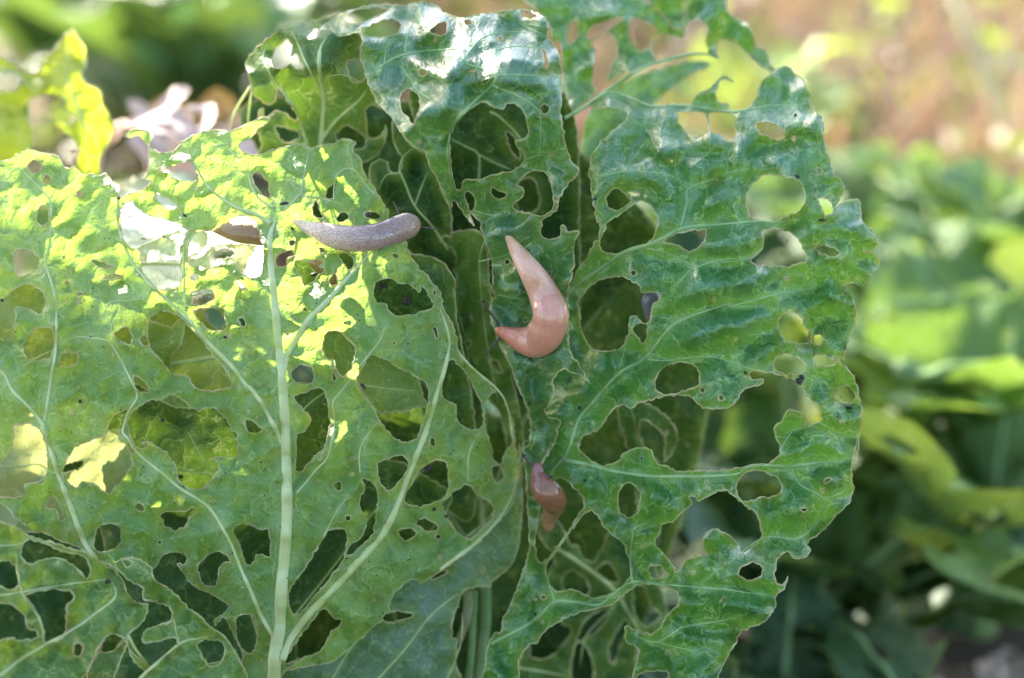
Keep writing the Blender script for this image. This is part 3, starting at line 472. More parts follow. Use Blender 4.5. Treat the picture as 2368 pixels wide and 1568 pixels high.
# L6: leaf at the top right, behind
PLF('lacy pale blue-green leaf at the top right with a bare eaten rib', MAT['mid'],
 PL("a3:640,260 700,300 700,730 780,690 910,580 890,520 900,430 905,320 890,270 930,245 1010,210 1050,290 1050,340 1010,430 1000,510 1060,480 1150,440 1290,390 1260,310 1300,230 1350,210 1450,240 1470,180 1400,170 1340,110 1290,40 1170,-20 1100,-120 400,-120 560,80 620,150;a3:1180,-80 1290,-90 1500,-90 1490,10 1480,180 1400,170 1320,80 1240,0;a4:220,-70 450,-70 480,60 530,110 600,140 650,230 670,290 730,330 770,420 790,450 740,440 680,400 640,370 570,290 500,250 430,260 420,340 440,372 380,350 350,270 360,170 300,125 210,150 215,60"),
 PL("a3:735,260 740,180 790,130 800,220 770,268;a3:865,250 870,200 940,140 1080,112 1000,190 940,240;a3:1120,170 1150,115 1230,135 1295,180 1280,245 1240,298 1190,318 1130,250"),
 [(1300, 50, 5.5), (1350, 200, 4.8), (1500, 30, 6.), (1800, 150, 5.2), (1650, 20, 6.2), (1500, 180, 4.8), (1320, 270, 4.4)],
 [(9, 5, "a3:700,765 850,665 1000,560 1200,430 1350,380 1480,345 1600,340 1690,368"), (4, 3, "a3:860,110 1000,90 1150,70 1240,120 1340,180"), (4, 3, "a3:1470,-60 1480,60 1465,180"), (3, 3, "a3:700,300 730,200 760,60"), (3, 2, "a4:620,340 560,280 440,240")],
 pk=.25, side=-1, ruf=.6, lump=.4, seed=6., rimr=1.8)
PLF('blurred pale green leaf showing through the torn upper edge', MAT['mid'], PL("a3:1010,560 1200,470 1480,385 1640,400 1500,480 1330,600 1250,700 1150,760 1050,850 980,960 880,1100 820,1000 840,800 900,650"), [], [(1450, 220, 8), (1350, 350, 7), (1600, 160, 9)], [(6, 4, "a3:840,1000 1000,760 1250,560 1500,430")], pk=.3, h=10, seed=33., side=-1)
# L7: net of ribs behind the lower right
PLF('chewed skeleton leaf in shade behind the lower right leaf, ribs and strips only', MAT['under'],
 PL("c3:420,540 510,580 570,660 600,740 640,730 670,800 740,840 780,780 850,640 900,560 980,600 1100,800 1170,1000 1200,1180 1140,1330 1040,1300 1000,1568 940,1700 240,1700 280,1450 350,1350 480,1300 540,1200 430,1000 470,900 500,800 420,700"),
 PL("c3:555,920 600,890 680,930 715,1000 690,1060 600,1040 550,1000;c3:360,1330 450,1240 580,1240 600,1280 540,1370 470,1430 380,1450 345,1400;c3:640,1320 700,1200 830,1120 830,1190 750,1280 660,1330;c3:620,1380 680,1350 740,1480 730,1600 610,1600;c3:850,1350 940,1200 960,1250 900,1400 870,1480 840,1430;c3:760,900 840,840 900,960 840,960;c3:1000,1000 1060,990 1100,1100 1160,1180 1060,1240 1000,1150"),
 [(1300, 1300, 6.), (1500, 1350, 6.5), (1450, 1560, 7.5), (1250, 1550, 6.5), (1400, 1200, 5.4)],
 [(12, 8, "c3:500,740 680,860 860,1000 960,1150 1050,1300"), (8, 5, "c3:270,1500 450,1530 600,1560"), (5, 3, "c3:860,1000 880,1100 700,1300 660,1500")], pk=.3, ruf=.7, lump=.3, seed=7., rimr=2.2)
PLF('pale curled leaf tip seen through the large gap of the right leaf', MAT['under'],
 PL("b3:900,1210 1010,1180 1120,1220 1220,1300 1270,1400 1240,1500 1180,1568 c3:1160,200 1150,700 1050,700 1000,300 950,100 920,0 b3:910,1400 905,1300"),
 PL("b3:1030,1330 1060,1300 1130,1340 1180,1395 1210,1370 1190,1430 1180,1568 c3:1120,180 1070,160 1050,60 b3:1050,1450 1030,1400"),
 [(1480, 960, 4.2), (1540, 1020, 5.), (1500, 1100, 6.)], [(3, 2, "b3:960,1200 1000,1300 1010,1420")], pk=.2, ruf=.6, seed=8., rimr=2.2)
# inner leaves of the heart
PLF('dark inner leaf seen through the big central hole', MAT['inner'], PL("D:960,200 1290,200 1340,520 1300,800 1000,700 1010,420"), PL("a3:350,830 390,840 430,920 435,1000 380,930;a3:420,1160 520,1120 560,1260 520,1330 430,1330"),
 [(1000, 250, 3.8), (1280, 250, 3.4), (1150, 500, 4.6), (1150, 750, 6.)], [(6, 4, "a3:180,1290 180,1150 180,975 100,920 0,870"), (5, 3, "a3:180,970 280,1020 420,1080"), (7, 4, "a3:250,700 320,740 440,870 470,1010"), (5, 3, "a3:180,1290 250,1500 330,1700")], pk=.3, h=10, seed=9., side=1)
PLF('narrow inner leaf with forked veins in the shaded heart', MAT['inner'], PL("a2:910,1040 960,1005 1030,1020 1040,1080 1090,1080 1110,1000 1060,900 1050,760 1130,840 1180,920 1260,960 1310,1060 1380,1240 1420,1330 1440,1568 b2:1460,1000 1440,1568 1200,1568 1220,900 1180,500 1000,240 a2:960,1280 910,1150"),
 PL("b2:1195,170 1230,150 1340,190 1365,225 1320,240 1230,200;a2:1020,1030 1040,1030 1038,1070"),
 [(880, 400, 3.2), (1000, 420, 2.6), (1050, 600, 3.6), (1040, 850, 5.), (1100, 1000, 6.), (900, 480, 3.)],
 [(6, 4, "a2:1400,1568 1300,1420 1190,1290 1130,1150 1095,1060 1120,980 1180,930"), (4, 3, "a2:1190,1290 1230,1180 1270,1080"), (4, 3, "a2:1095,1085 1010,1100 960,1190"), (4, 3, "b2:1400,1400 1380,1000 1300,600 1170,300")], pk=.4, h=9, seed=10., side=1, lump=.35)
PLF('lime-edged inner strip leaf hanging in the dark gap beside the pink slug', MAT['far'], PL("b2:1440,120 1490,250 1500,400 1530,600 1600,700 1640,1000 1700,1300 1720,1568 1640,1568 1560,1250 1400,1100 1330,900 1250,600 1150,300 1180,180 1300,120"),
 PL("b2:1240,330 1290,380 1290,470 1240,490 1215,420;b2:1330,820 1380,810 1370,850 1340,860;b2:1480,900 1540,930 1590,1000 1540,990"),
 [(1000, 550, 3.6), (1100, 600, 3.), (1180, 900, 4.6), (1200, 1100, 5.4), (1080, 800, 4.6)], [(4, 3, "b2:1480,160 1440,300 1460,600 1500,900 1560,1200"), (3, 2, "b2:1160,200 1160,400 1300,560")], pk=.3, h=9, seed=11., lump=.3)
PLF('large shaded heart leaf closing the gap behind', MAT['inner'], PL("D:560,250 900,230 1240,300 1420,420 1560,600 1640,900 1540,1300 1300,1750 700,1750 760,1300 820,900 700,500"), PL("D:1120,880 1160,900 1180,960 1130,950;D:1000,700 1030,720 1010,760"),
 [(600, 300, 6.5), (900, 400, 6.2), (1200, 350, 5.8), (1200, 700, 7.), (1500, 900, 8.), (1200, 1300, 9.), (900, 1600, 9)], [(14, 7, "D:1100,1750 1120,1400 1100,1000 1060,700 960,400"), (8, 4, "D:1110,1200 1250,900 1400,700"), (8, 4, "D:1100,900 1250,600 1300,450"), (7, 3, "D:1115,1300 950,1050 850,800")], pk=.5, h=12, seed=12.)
PLF('dark backing leaf added for shade in the lower left gaps', MAT['inner'], PL("D:-200,820 200,900 500,950 760,1000 900,1300 800,1800 -200,1800"), [], [(0, 900, 6), (500, 1000, 5.5), (700, 1400, 6.5), (0, 1500, 5.), (400, 1700, 7)], [(9, 4, "D:500,1800 480,1500 400,1200 250,980")], pk=.4, h=12, seed=31.)  # dark sheet added behind the gaps in place of deep shade
# leaves directly behind the large pale one
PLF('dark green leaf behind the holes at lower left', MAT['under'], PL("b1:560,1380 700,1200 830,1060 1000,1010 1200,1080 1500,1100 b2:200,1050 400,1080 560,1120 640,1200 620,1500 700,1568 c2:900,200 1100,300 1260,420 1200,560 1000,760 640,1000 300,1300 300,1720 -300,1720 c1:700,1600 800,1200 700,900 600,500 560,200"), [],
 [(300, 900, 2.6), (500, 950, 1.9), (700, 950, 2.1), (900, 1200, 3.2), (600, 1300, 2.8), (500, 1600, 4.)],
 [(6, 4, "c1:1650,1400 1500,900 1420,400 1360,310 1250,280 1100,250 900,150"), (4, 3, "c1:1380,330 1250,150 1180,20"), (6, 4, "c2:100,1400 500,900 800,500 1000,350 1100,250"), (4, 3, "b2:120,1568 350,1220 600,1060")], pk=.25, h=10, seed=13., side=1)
PLF('olive leaf with a pale horizontal rib behind the left edge', MAT['cream'], PL("D:-90,860 60,860 200,960 330,1050 390,1120 340,1190 160,1200 80,1230 -90,1190"), PL("c1:380,255 400,230 450,215 512,203 515,230 490,260 420,275 385,272;c1:440,740 480,760 540,850 540,900 470,850"),
 [(0, 900, 2.6), (200, 1050, 2.2), (350, 1100, 1.8), (100, 1350, 3.)], [(6, 4, "c1:-60,235 120,240 250,230 380,330")], pk=.2, h=10, seed=14., side=1)
PLF('pale leaf with a broad white rib behind the upper left holes', MAT['lime'], PL("b1:-200,400 100,440 400,400 800,500 1000,600 1180,640 1400,560 1480,700 1560,900 1560,1080 1400,1200 1100,1220 900,1100 600,1000 300,1020 -200,1100"), PL("b1:1270,640 1330,600 1400,640 1410,700 1370,735"),
 [(0, 700, 3.), (300, 800, 2.3), (500, 850, 1.6), (570, 800, 1.8), (400, 650, 2.8)], [(14, 8, "b1:1600,840 1450,890 1300,910 1080,950 900,960 700,980")], pk=.2, h=10, seed=15., side=1, ns=.5)
PLF('folded triangular leaf flap behind the left hole', MAT['lime'], PL("b1:900,640 950,680 1070,715 1110,680 1160,665 1160,720 1130,830 1080,900 1070,1010 1000,950 940,860 920,760"), [], [(400, 750, 1.), (420, 800, .9), (400, 850, 1.2)], [], pk=.1, h=9, seed=16.)
PLF('leaf coloured near white for full sun in the opening at upper left', MAT['white'], PL("a1:600,1180 700,1150 900,1100 1150,1080 1300,1180 1480,1250 1700,1330 b1:1725,150 1700,330 1590,440 1400,500 1200,520 900,540 700,300 640,60"), PL("b1:1310,290 1350,235 1440,220 1475,250 1460,280 1380,290"),
 [(250, 460, 9.), (500, 470, 8.6), (620, 560, 4.2), (500, 660, 2.), (320, 620, 2.4), (260, 560, 4.6)],
 [(12, 7, "b1:870,325 1000,325 1140,330 1300,360"), (9, 7, "b1:1190,300 1260,240 1350,200 1480,185 1640,185"), (5, 4, "b1:770,190 900,180 1020,140 1190,100")], pk=.25, h=9, seed=17., side=1, lump=.25)
PLF('leaf coloured near white for sun, with two notched lobes under the arch of the opening', MAT['white'], PL("b1:860,230 960,180 1100,120 1200,95 1280,110 1300,180 1260,230 1160,290 1040,300 960,310 880,290;b1:1180,310 1260,280 1330,220 1440,200 1600,210 1590,240 1540,330 1520,390 1450,320 1430,290 1380,330 1260,350"), PL("b1:1310,285 1350,235 1440,222 1475,250 1460,280 1380,290"),
 [(400, 560, 2.2), (560, 570, 1.6), (480, 620, 1.1), (350, 600, 1.9)], [(4, 3, "b1:1240,340 1330,260 1440,200")], pk=.15, h=8, seed=18., side=1)
PLF('light green squared leaf behind the central hole of the pale leaf', MAT['lime'], PL("b2:600,760 760,870 900,930 1040,1030 1080,1130 1105,1212 1040,1222 980,1250 900,1250 830,1262 790,1230 720,1150 640,1040 560,1050 470,900 440,780 540,700"), [], [(800, 780, 1.7), (850, 900, 1.5), (960, 930, 1.9), (780, 880, 1.3)], [(3, 2, "b2:700,1080 830,1100 1040,1120")], pk=.12, h=9, seed=19.)
PLF('shaded leaf carrying dark droppings behind the upper middle hole', MAT['under'], PL("D:700,590 1010,600 1060,760 1100,1000 1090,1200 1000,1150 860,1050 700,800 670,640"), [], [(750, 620, 2.), (950, 680, 1.9), (1000, 900, 3.), (1050, 1100, 4.)], [(4, 3, "D:720,620 840,760 1000,1000")], pk=.2, h=10, seed=20.)
# pale stalks below the right lobe of the pale leaf
stk = [("c2:1360,1020 1370,1110 1350,1230 1310,1335", 26, 16, 5), ("c2:1480,1000 1480,1200 1450,1500 1430,1700", 26, 30, 5.6), ("c2:1410,1020 1400,1200 1390,1400 1360,1700", 16, 20, 5.4)]
for i, (s, w0, w1, d) in enumerate(stk):
    p = catmull([(x, y, 0) for x, y in P(s)], False, 12); vv, ff = [], []
    tube_into(vv, ff, [W(x, y, d+.2*noi(x, y, i, .02)) for x, y, _ in p], [U*.5*(w0+(w1-w0)*k/len(p))*(1+.15*noi(0, k*.4, i, 1)) for k in range(len(p))], 12, squash=.6)
    o = link('leaf_stalk', mesh('leaf_stalk', vv, ff, [simple_mat('dried stalk', (.30, .29, .18), (.16, .22, .08), 60, .6, .1) if i == 0 else simple_mat('shaded stalk', (.10, .18, .06), (.15, .24, .09), 70, .5)]), plant)
    o.matrix_parent_inverse = Matrix.Translation(-ROOT)
    if i == 0: o['label'] = 'dry beige peeled stalk'
# front leaves at the lower left
PLF('curled leaf in the lower left foreground with sunlit yellow patches', MAT['front'],
 PL("c1:-160,540 0,590 100,620 200,680 310,710 430,750 540,780 610,830 700,880 770,950 790,1010 820,1070 880,1100 930,1110 900,1210 800,1300 820,1400 940,1490 900,1520 820,1420 780,1320 700,1290 640,1340 600,1420 530,1560 460,1700 -160,1700"),
 PL("c1:170,700 210,705 300,730 420,780 520,800 560,860 570,910 540,940 470,870 380,820 290,820 200,850 150,830 130,760;c1:-100,840 0,835 60,830 105,880 122,960 100,1010 50,1010 0,990 -100,960;c1:160,1045 280,1015 400,1010 450,1030 465,1070 420,1110 415,1200 415,1280 370,1330 285,1350 270,1250 230,1150 180,1080;c1:-100,1100 0,1100 60,1100 130,1150 165,1190 170,1250 230,1280 220,1320 130,1330 60,1320 -100,1325;c1:465,1370 490,1345 520,1380 500,1430 468,1420"),
 [(0, 1220, -1.8), (0, 1500, -2.6), (150, 1300, -1.6), (250, 1350, -1.3), (200, 1500, -2.2), (340, 1400, -.9)],
 [(8, 4, "c1:-150,1640 0,1550 130,1450 280,1360 420,1290 560,1190 720,1060 700,960"), (4, 3, "c1:-60,1060 120,1030 300,1000 560,960 700,950"), (4, 3, "c1:100,790 140,1040 250,1200 275,1350"), (7, 4, "c1:800,1300 860,1400 940,1490"), (4, 3, "c1:-100,740 100,730 200,690")], pk=.25, h=8, side=-1, seed=21., ruf=.5, rimr=2., vm=VEINP)
PLF('narrow curled leaf with a sunlit tip at the bottom left', MAT['front'],
 PL("c1:720,860 760,820 850,815 940,870 970,950 1050,1000 1110,1050 1180,1130 1260,1180 1310,1240 1400,1300 1460,1380 1510,1470 1550,1568 1560,1720 800,1720 900,1550 1000,1460 1080,1400 1120,1345 1090,1312 940,1345 890,1320 930,1260 1050,1220 1080,1180 1060,1120 960,1085 900,1070 895,1000 820,960 770,920"),
 PL("c1:1240,1350 1320,1325 1400,1350 1405,1430 1360,1490 1300,1480 1260,1410;c1:765,840 800,825 830,850 800,870"),
 [(280, 1310, -.6), (400, 1380, -.9), (500, 1500, -1.2), (400, 1600, -1.8), (560, 1568, -1.)], [(7, 3, "c1:820,1640 880,1568 1000,1460 1130,1350 1230,1320 1350,1300"), (3, 2, "c1:1090,1200 1110,1300 1140,1340")], pk=.2, h=8, side=-1, seed=22., ruf=.4, rimr=2., vm=VEINP)
PLF('small chewed shoot at the bottom left edge', MAT['front'], PL("c1:560,1500 600,1440 640,1340 640,1400 700,1400 800,1330 760,1450 720,1560 700,1720 540,1720;c1:1200,1500 1290,1480 1420,1460 1500,1480 1560,1700 1180,1700"), PL("c1:1260,1530 1330,1510 1380,1540 1300,1568"), [(240, 1530, 0), (400, 1580, .2), (320, 1500, 0.3)], [], pk=.15, h=8, seed=23., rimr=1.8)
# main stalk of the plant, mostly hidden
vv, ff = [], []
pth = [Vector((ROOT.x, ROOT.y, -.02)), Vector((ROOT.x, ROOT.y, .02)), ROOT.lerp(W(1120, 1850, 7), .5), W(1120, 1850, 7), W(1115, 1600, 7.5)]
tube_into(vv, ff, pth, [.017, .014, .012, .011, .007], 14)
o = link('stalk', mesh('stalk', vv, ff, [VEIND]), plant); o.matrix_parent_inverse = Matrix.Translation(-ROOT)
for (x, y, d, r) in ((640, 1820, 3., .0021), (60, 1700, 0, .0016), (900, 1720, 4.2, .002), (1300, 1720, 5., .002), (420, 1700, -.8, .0016), (1200, 1690, 3., .0018), (1560, 1640, 1.2, .0018)):
    vv, ff = [], []; a = W(x, y, d); b = ROOT.lerp(W(1120, 1850, 7), .6); m = a.lerp(b, .5)+Vector((0, -.004, -.012))
    tube_into(vv, ff, [Vector(c) for c in catmull([tuple(a), tuple(m), tuple(b)], False, .006)], [r]*len(catmull([tuple(a), tuple(m), tuple(b)], False, .006)), 8)
    o = link('leaf_stalk', mesh('leaf_stalk', vv, ff, [VEINP]), plant); o.matrix_parent_inverse = Matrix.Translation(-ROOT)
# ------------------------------------------------------------------ slugs
def slug_mat(name, head, mid, tail, dark, wet=.2, ws=1., wr=.55):
    m, N, Lk = nodes(name); at = N('Attribute', attribute_name='sl')
    sx = N('SeparateXYZ'); Lk(at.outputs[1], sx.inputs[0])
    a = mixc(N, Lk, ramp(N, Lk, sx.outputs[0], .12, .68), tail, mid); a = mixc(N, Lk, ramp(N, Lk, sx.outputs[0], .74, .98), a, head)
    # rows of long tubercles: stretched cells, warped
    mp = N('Mapping'); mp.inputs[3].default_value = (20*ws, 34*ws, 1); Lk(at.outputs[1], mp.inputs[0])
    nz = N('TexNoise'); nz.inputs['Scale'].default_value = .5; Lk(mp.outputs[0], nz.inputs[0])
    vm = N('VectorMath', operation='MULTIPLY_ADD'); Lk(nz.outputs['Color'], vm.inputs[0]); vm.inputs[1].default_value = (1.1, 1.1, 0); Lk(mp.outputs[0], vm.inputs[2])
    vo = N('TexVoronoi', feature='DISTANCE_TO_EDGE', voronoi_dimensions='2D'); vo.inputs['Scale'].default_value = 1.; Lk(vm.outputs[0], vo.inputs['Vector'])
    g = ramp(N, Lk, vo.outputs['Distance'], 0, .16, 1, 0)
    top = ramp(N, Lk, sx.outputs[2], -.3, .7, .1, .9)
    gm = N('Math', operation='MULTIPLY', i_1=wr); Lk(g, gm.inputs[0]); g2 = N('Math', operation='MULTIPLY'); Lk(gm.outputs[0], g2.inputs[0]); Lk(top, g2.inputs[1])
    a = mixc(N, Lk, g2.outputs[0], a, dark)
    n2 = N('TexNoise'); n2.inputs['Scale'].default_value = 9; n2.inputs['Detail'].default_value = 5; Lk(at.outputs[1], n2.inputs[0])
    n3 = N('Math', operation='MULTIPLY'); Lk(ramp(N, Lk, n2.outputs[0], .45, .75, 0, .2), n3.inputs[0]); Lk(top, n3.inputs[1])
    a = mixc(N, Lk, n3.outputs[0], a, dark)
    pr = N('BsdfPrincipled'); Lk(a, pr.inputs['Base Color']); pr.inputs['Roughness'].default_value = wet+.08
    pr.inputs['Subsurface Weight'].default_value = .6; pr.inputs['Subsurface Radius'].default_value = (1., .5, .35); pr.inputs['Subsurface Scale'].default_value = .003
    pr.inputs['Coat Weight'].default_value = .9; pr.inputs['Coat Roughness'].default_value = .1
    h = N('Math', operation='MULTIPLY_ADD', i_1=-.8, i_2=1.); Lk(g, h.inputs[0]); bm = N('Bump'); bm.inputs['Strength'].default_value = .25+wr*.45; bm.inputs['Distance'].default_value = .0003
    Lk(h.outputs[0], bm.inputs['Height']); Lk(bm.outputs[0], pr.inputs['Normal'])
    o = N('OutputMaterial'); Lk(pr.outputs[0], o.inputs[0]); return m
TENT = simple_mat('dark tentacle skin', (.05, .035, .05), (.10, .07, .08), 900, .35, bump=.2, bd=.0001)
TENTP = simple_mat('pale tentacle skin', (.30, .17, .15), (.38, .24, .2), 900, .35, bump=.2, bd=.0001)
EYE = simple_mat('tentacle tip', (.03, .015, .02), (.06, .02, .03), 900, .25)
def slug(label, mat, path, dfun, tents, lift=.72, mantle=.62, flat=.82, tm=None):
    """path: (x, y, r) tail to head, in tracing units; lies on the leaf surface given by dfun"""
    c = catmull(path, False, 2.5); n = len(c); vs, fs, sl = [], [], []; ns = 36
    q = np.array([(a[0], a[1]) for a in c])
    if callable(dfun):
        z = dfun(q)[0]
        z = np.convolve(np.pad(z, 14, 'edge'), np.ones(29)/29, 'valid')
    else: z = np.full(n, float(dfun))
    c = [tuple(a)+(0,)*(4-len(a)) for a in c]; cent = [W(x, y, z[i]+dd_-r*U*100*lift) for i, (x, y, r, dd_) in enumerate(c)]; c = [a[:3] for a in c]
    ln = [0.]
    for i in range(1, n): ln.append(ln[-1]+(cent[i]-cent[i-1]).length)
    for i, (x, y, r) in enumerate(c):
        a, b = cent[max(i-1, 0)], cent[min(i+1, n-1)]; t = (b-a).normalized(); s = t.cross(-FW).normalized(); u = s.cross(t)
        if u.dot(-FW) < 0: u = -u
        f = ln[i]/ln[-1]; rr = max(r, .5)*U
        for j in range(ns):
            an = 2*math.pi*j/ns; cs, sn = math.cos(an), math.sin(an)
            k = 1.
            if sn < -.2: k = .86+.1*math.cos(an*2)         # flat sole
            mb = math.exp(-((f-mantle)/.03)**2)*(-.04) + (.035 if mantle < f < .93 else 0)*min(1, (f-mantle)/.05 if f > mantle else 0)
            k *= 1+mb*(.4+.6*max(0, sn))+.012*noise.noise(Vector((f*16, cs*2, sn*2+x*.01)))+.008*noise.noise(Vector((f*60, cs*6, sn*6)))
            v = cent[i]+s*(cs*rr*k)+u*(sn*rr*k*flat); vs.append(v); sl.append((f, (an/(2*math.pi)+.25) % 1, sn))
    for i in range(n-1):
        for j in range(ns):
            l = (j+1) % ns; fs.append((i*ns+j, i*ns+l, (i+1)*ns+l, (i+1)*ns+j))
    for e in (0, n-1):
        t = (cent[1]-cent[0]).normalized()*-1 if e == 0 else (cent[-1]-cent[-2]).normalized()
        vs.append(cent[e]+t*max(c[e][2], .5)*U*.25); sl.append((0 if e == 0 else 1, .5, .5)); k = len(vs)-1
        for j in range(ns): fs.append((e*ns+j, e*ns+(j+1) % ns, k)[::(1 if e else -1)])
    base = cent[n//2]
    root = empty('slug', base); tag(root, label, 'slug')
    me = mesh('body', vs, fs, [mat]); a = me.attributes.new('sl', 'FLOAT_VECTOR', 'POINT'); a.data.foreach_set('vector', [w for v in sl for w in v])
    bo = link('body', me, root); bo.matrix_parent_inverse = Matrix.Translation(-base)
    for tt in tents:
        pts, r0, r1 = tt[0], tt[1], tt[2]; dz = tt[3] if len(tt) > 3 else -.25
        z0 = (W(0, 0, 0)-cent[-1]); dd = z[-1]-c[-1][2]*U*100*lift
        cc = catmull([(x, y, dd+dz*i/(len(pts)-1)) for i, (x, y) in enumerate(pts)], False, 2.)
        vv, ff = [], []; m = len(cc)
        rad = [U*(r0+(r1-r0)*min(1, (i/m)*1.3))*(1.+.1*math.sin(i*1.9)) for i in range(m)]
        tube_into(vv, ff, [W(*p) for p in cc], rad, 10)
        o = link('tentacle', mesh('tentacle', vv, ff, [tm or TENT]), root); o.matrix_parent_inverse = Matrix.Translation(-base)
        # rounded eye knob
        if r1 > 1.2:
            vv, ff = [], []; p = W(*cc[-1]); d = (W(*cc[-1])-W(*cc[-3])).normalized()
            tube_into(vv, ff, [p+d*(U*r1*1.5*math.sin(a)) for a in (-1.5, -1, -.5, 0, .5, 1, 1.5)], [U*r1*1.45*math.cos(a) for a in (-1.5, -1, -.5, 0, .5, 1, 1.5)], 10)
            k = link('eye', mesh('eye', vv, ff, [EYE]), o)
    return root
SA = slug_mat('grey slug skin', (.46, .29, .21), (.38, .235, .225), (.88, .64, .46), (.08, .05, .06))
slug('grey-mauve slug with a cream tail stretched across the pale leaf beside its midrib', SA,
 [(672, 510, 2), (690, 516, 9), (715, 527, 17), (745, 538, 24), (780, 548, 29), (820, 552, 30.5), (860, 549, 31), (900, 538, 31), (925, 528, 32), (942, 522, 31), (954, 519, 27), (962, 518, 18), (967, 518, 6)], dL1,
 [([(958, 524), (975, 526), (995, 528), (1015, 531)], 3, 1.6, -.2), ([(925, 500), (920, 488), (915, 478), (910, 467)], 2.5, 1.5, .3)], mantle=.86, lift=.62)
SB = slug_mat('pink slug skin', (.58, .17, .09), (.64, .27, .19), (.82, .48, .35), (.36, .13, .09), wr=.22)
slug('large pink slug curled like a hook on the leaf in the middle', SB,
 [(1168, 531, 4), (1176, 548, 9), (1192, 575, 17), (1212, 605, 24), (1232, 635, 30), (1250, 665, 35), (1264, 695, 39), (1273, 725, 42), (1270, 752, 44), (1256, 776, 44), (1235, 788, 41), (1212, 787, 33), (1190, 780, 25), (1172, 772, 18), (1160, 767, 14), (1151, 763, 9), (1147, 761, 4)], dL4,
 [([(1156, 758), (1146, 740), (1132, 720), (1117, 698)], 4, 2.2, -.3), ([(1158, 776), (1148, 790), (1134, 804), (1123, 820)], 3.4, 1.8, .2)], mantle=.60, lift=.6, tm=TENT)
SCm = slug_mat('brown slug skin', (.32, .12, .11), (.27, .10, .045), (.46, .24, .12), (.10, .035, .02), ws=1.)
slug('small brown slug rearing up below the hooked pink slug, in the dark gap', SCm,
 [(1270, 1224, 8, 1.5), (1269, 1219, 14, 1.4), (1270, 1203, 18, 1.3), (1275, 1186, 22, 1.), (1282, 1170, 27, .7), (1281, 1160, 31, .3), (1274, 1148, 33, .1), (1263, 1136, 33, 0), (1253, 1122, 29, 0), (1247, 1108, 22, 0), (1243, 1096, 16, 0), (1243, 1086, 14, 0), (1243, 1077, 11, 0), (1244, 1070, 5, 0)], 1.4,
 [([(1240, 1090), (1232, 1078), (1222, 1066), (1211, 1054)], 4.5, 3, -.2), ([(1250, 1094), (1257, 1098), (1265, 1100), (1273, 1102)], 4.5, 3.4, -.3), ([(1243, 1078), (1245, 1068)], 2.5, 1.1, 0), ([(1254, 1084), (1262, 1080), (1270, 1078)], 2.5, 1.1, 0)], mantle=.45, tm=TENT)
slug('brown slug half hidden under the arch of the sunlit pale leaf', slug_mat('sunlit brown slug skin', (.32, .17, .10), (.34, .17, .06), (.42, .26, .10), (.14, .07, .03)),
 [(490, 530, 5), (520, 532, 18), (555, 538, 24), (590, 543, 24), (620, 546, 22), (640, 543, 17), (650, 540, 8)], .9, [([(645, 542), (655, 540), (664, 535), (674, 530)], 5, 4, -.3)], mantle=.6)
slug('little grey slug hanging on the rim of the round hole in the right leaf', slug_mat('dark grey slug skin', (.14, .12, .16), (.17, .14, .2), (.22, .18, .24), (.06, .05, .08)),
 [(1500, 742, 5), (1499, 730, 8), (1498, 715, 12), (1498, 700, 16), (1503, 690, 18), (1512, 684, 17), (1518, 680, 11), (1521, 678, 4)], 1.7, [([(1514, 690), (1518, 694), (1522, 697)], 1.5, 1.1, -.1)], mantle=.6)
slug('amber slug peeping through ragged holes right of the pale midrib', slug_mat('amber slug skin', (.30, .15, .06), (.26, .13, .05), (.34, .18, .08), (.12, .06, .03)),
 [(716, 600, 6), (730, 606, 14), (748, 616, 18), (763, 632, 17), (771, 648, 13), (776, 658, 5)], 1.3, [([(770, 650), (774, 657), (776, 664)], 1.8, 1.1, -.1)], mantle=.6)
# ------------------------------------------------------------------ droppings and grit on the leaves
DROP = simple_mat('dark slug dropping', (.012, .012, .014), (.045, .035, .03), 900, .5, bump=.8, bd=.0003)
def dropping(x, y, ln, wd, ang, d, label, n=1):
    fn = {'1': dL1, '4': dL4, '5': dL5}.get(d)
    dep = float(fn(np.array([(x, y)]))[0][0]) if fn else float(d)
    vs, fs = [], []
    for k in range(n):
        ox, oy = (0, 0) if n == 1 else (random.uniform(-1, 1)*ln*.7, random.uniform(-1, 1)*ln*.5)
        a = R(ang+random.uniform(-35, 35)*(n > 1)); m = 9; L = ln*(1 if n == 1 else .55); Wd = wd*(1 if n == 1 else .8)
        path, rad = [], []
        for i in range(m):
            t = -1+2*i/(m-1)
            path.append(W(x+ox+math.cos(a)*t*L+math.sin(a)*t*t*L*.25, y+oy-math.sin(a)*t*L+math.cos(a)*t*t*L*.2, dep-Wd*U*55))
            rad.append(U*Wd*max(.12, math.sqrt(max(0, 1-t*t)))*(1+.3*noise.noise(Vector((x, i*.9, k)))))
        tube_into(vs, fs, path, rad, 9)
    o = link('slug_dropping', mesh('slug_dropping', vs, fs, [DROP])); tag(o, label, 'dropping', 'dark slug droppings on the leaves'); return o
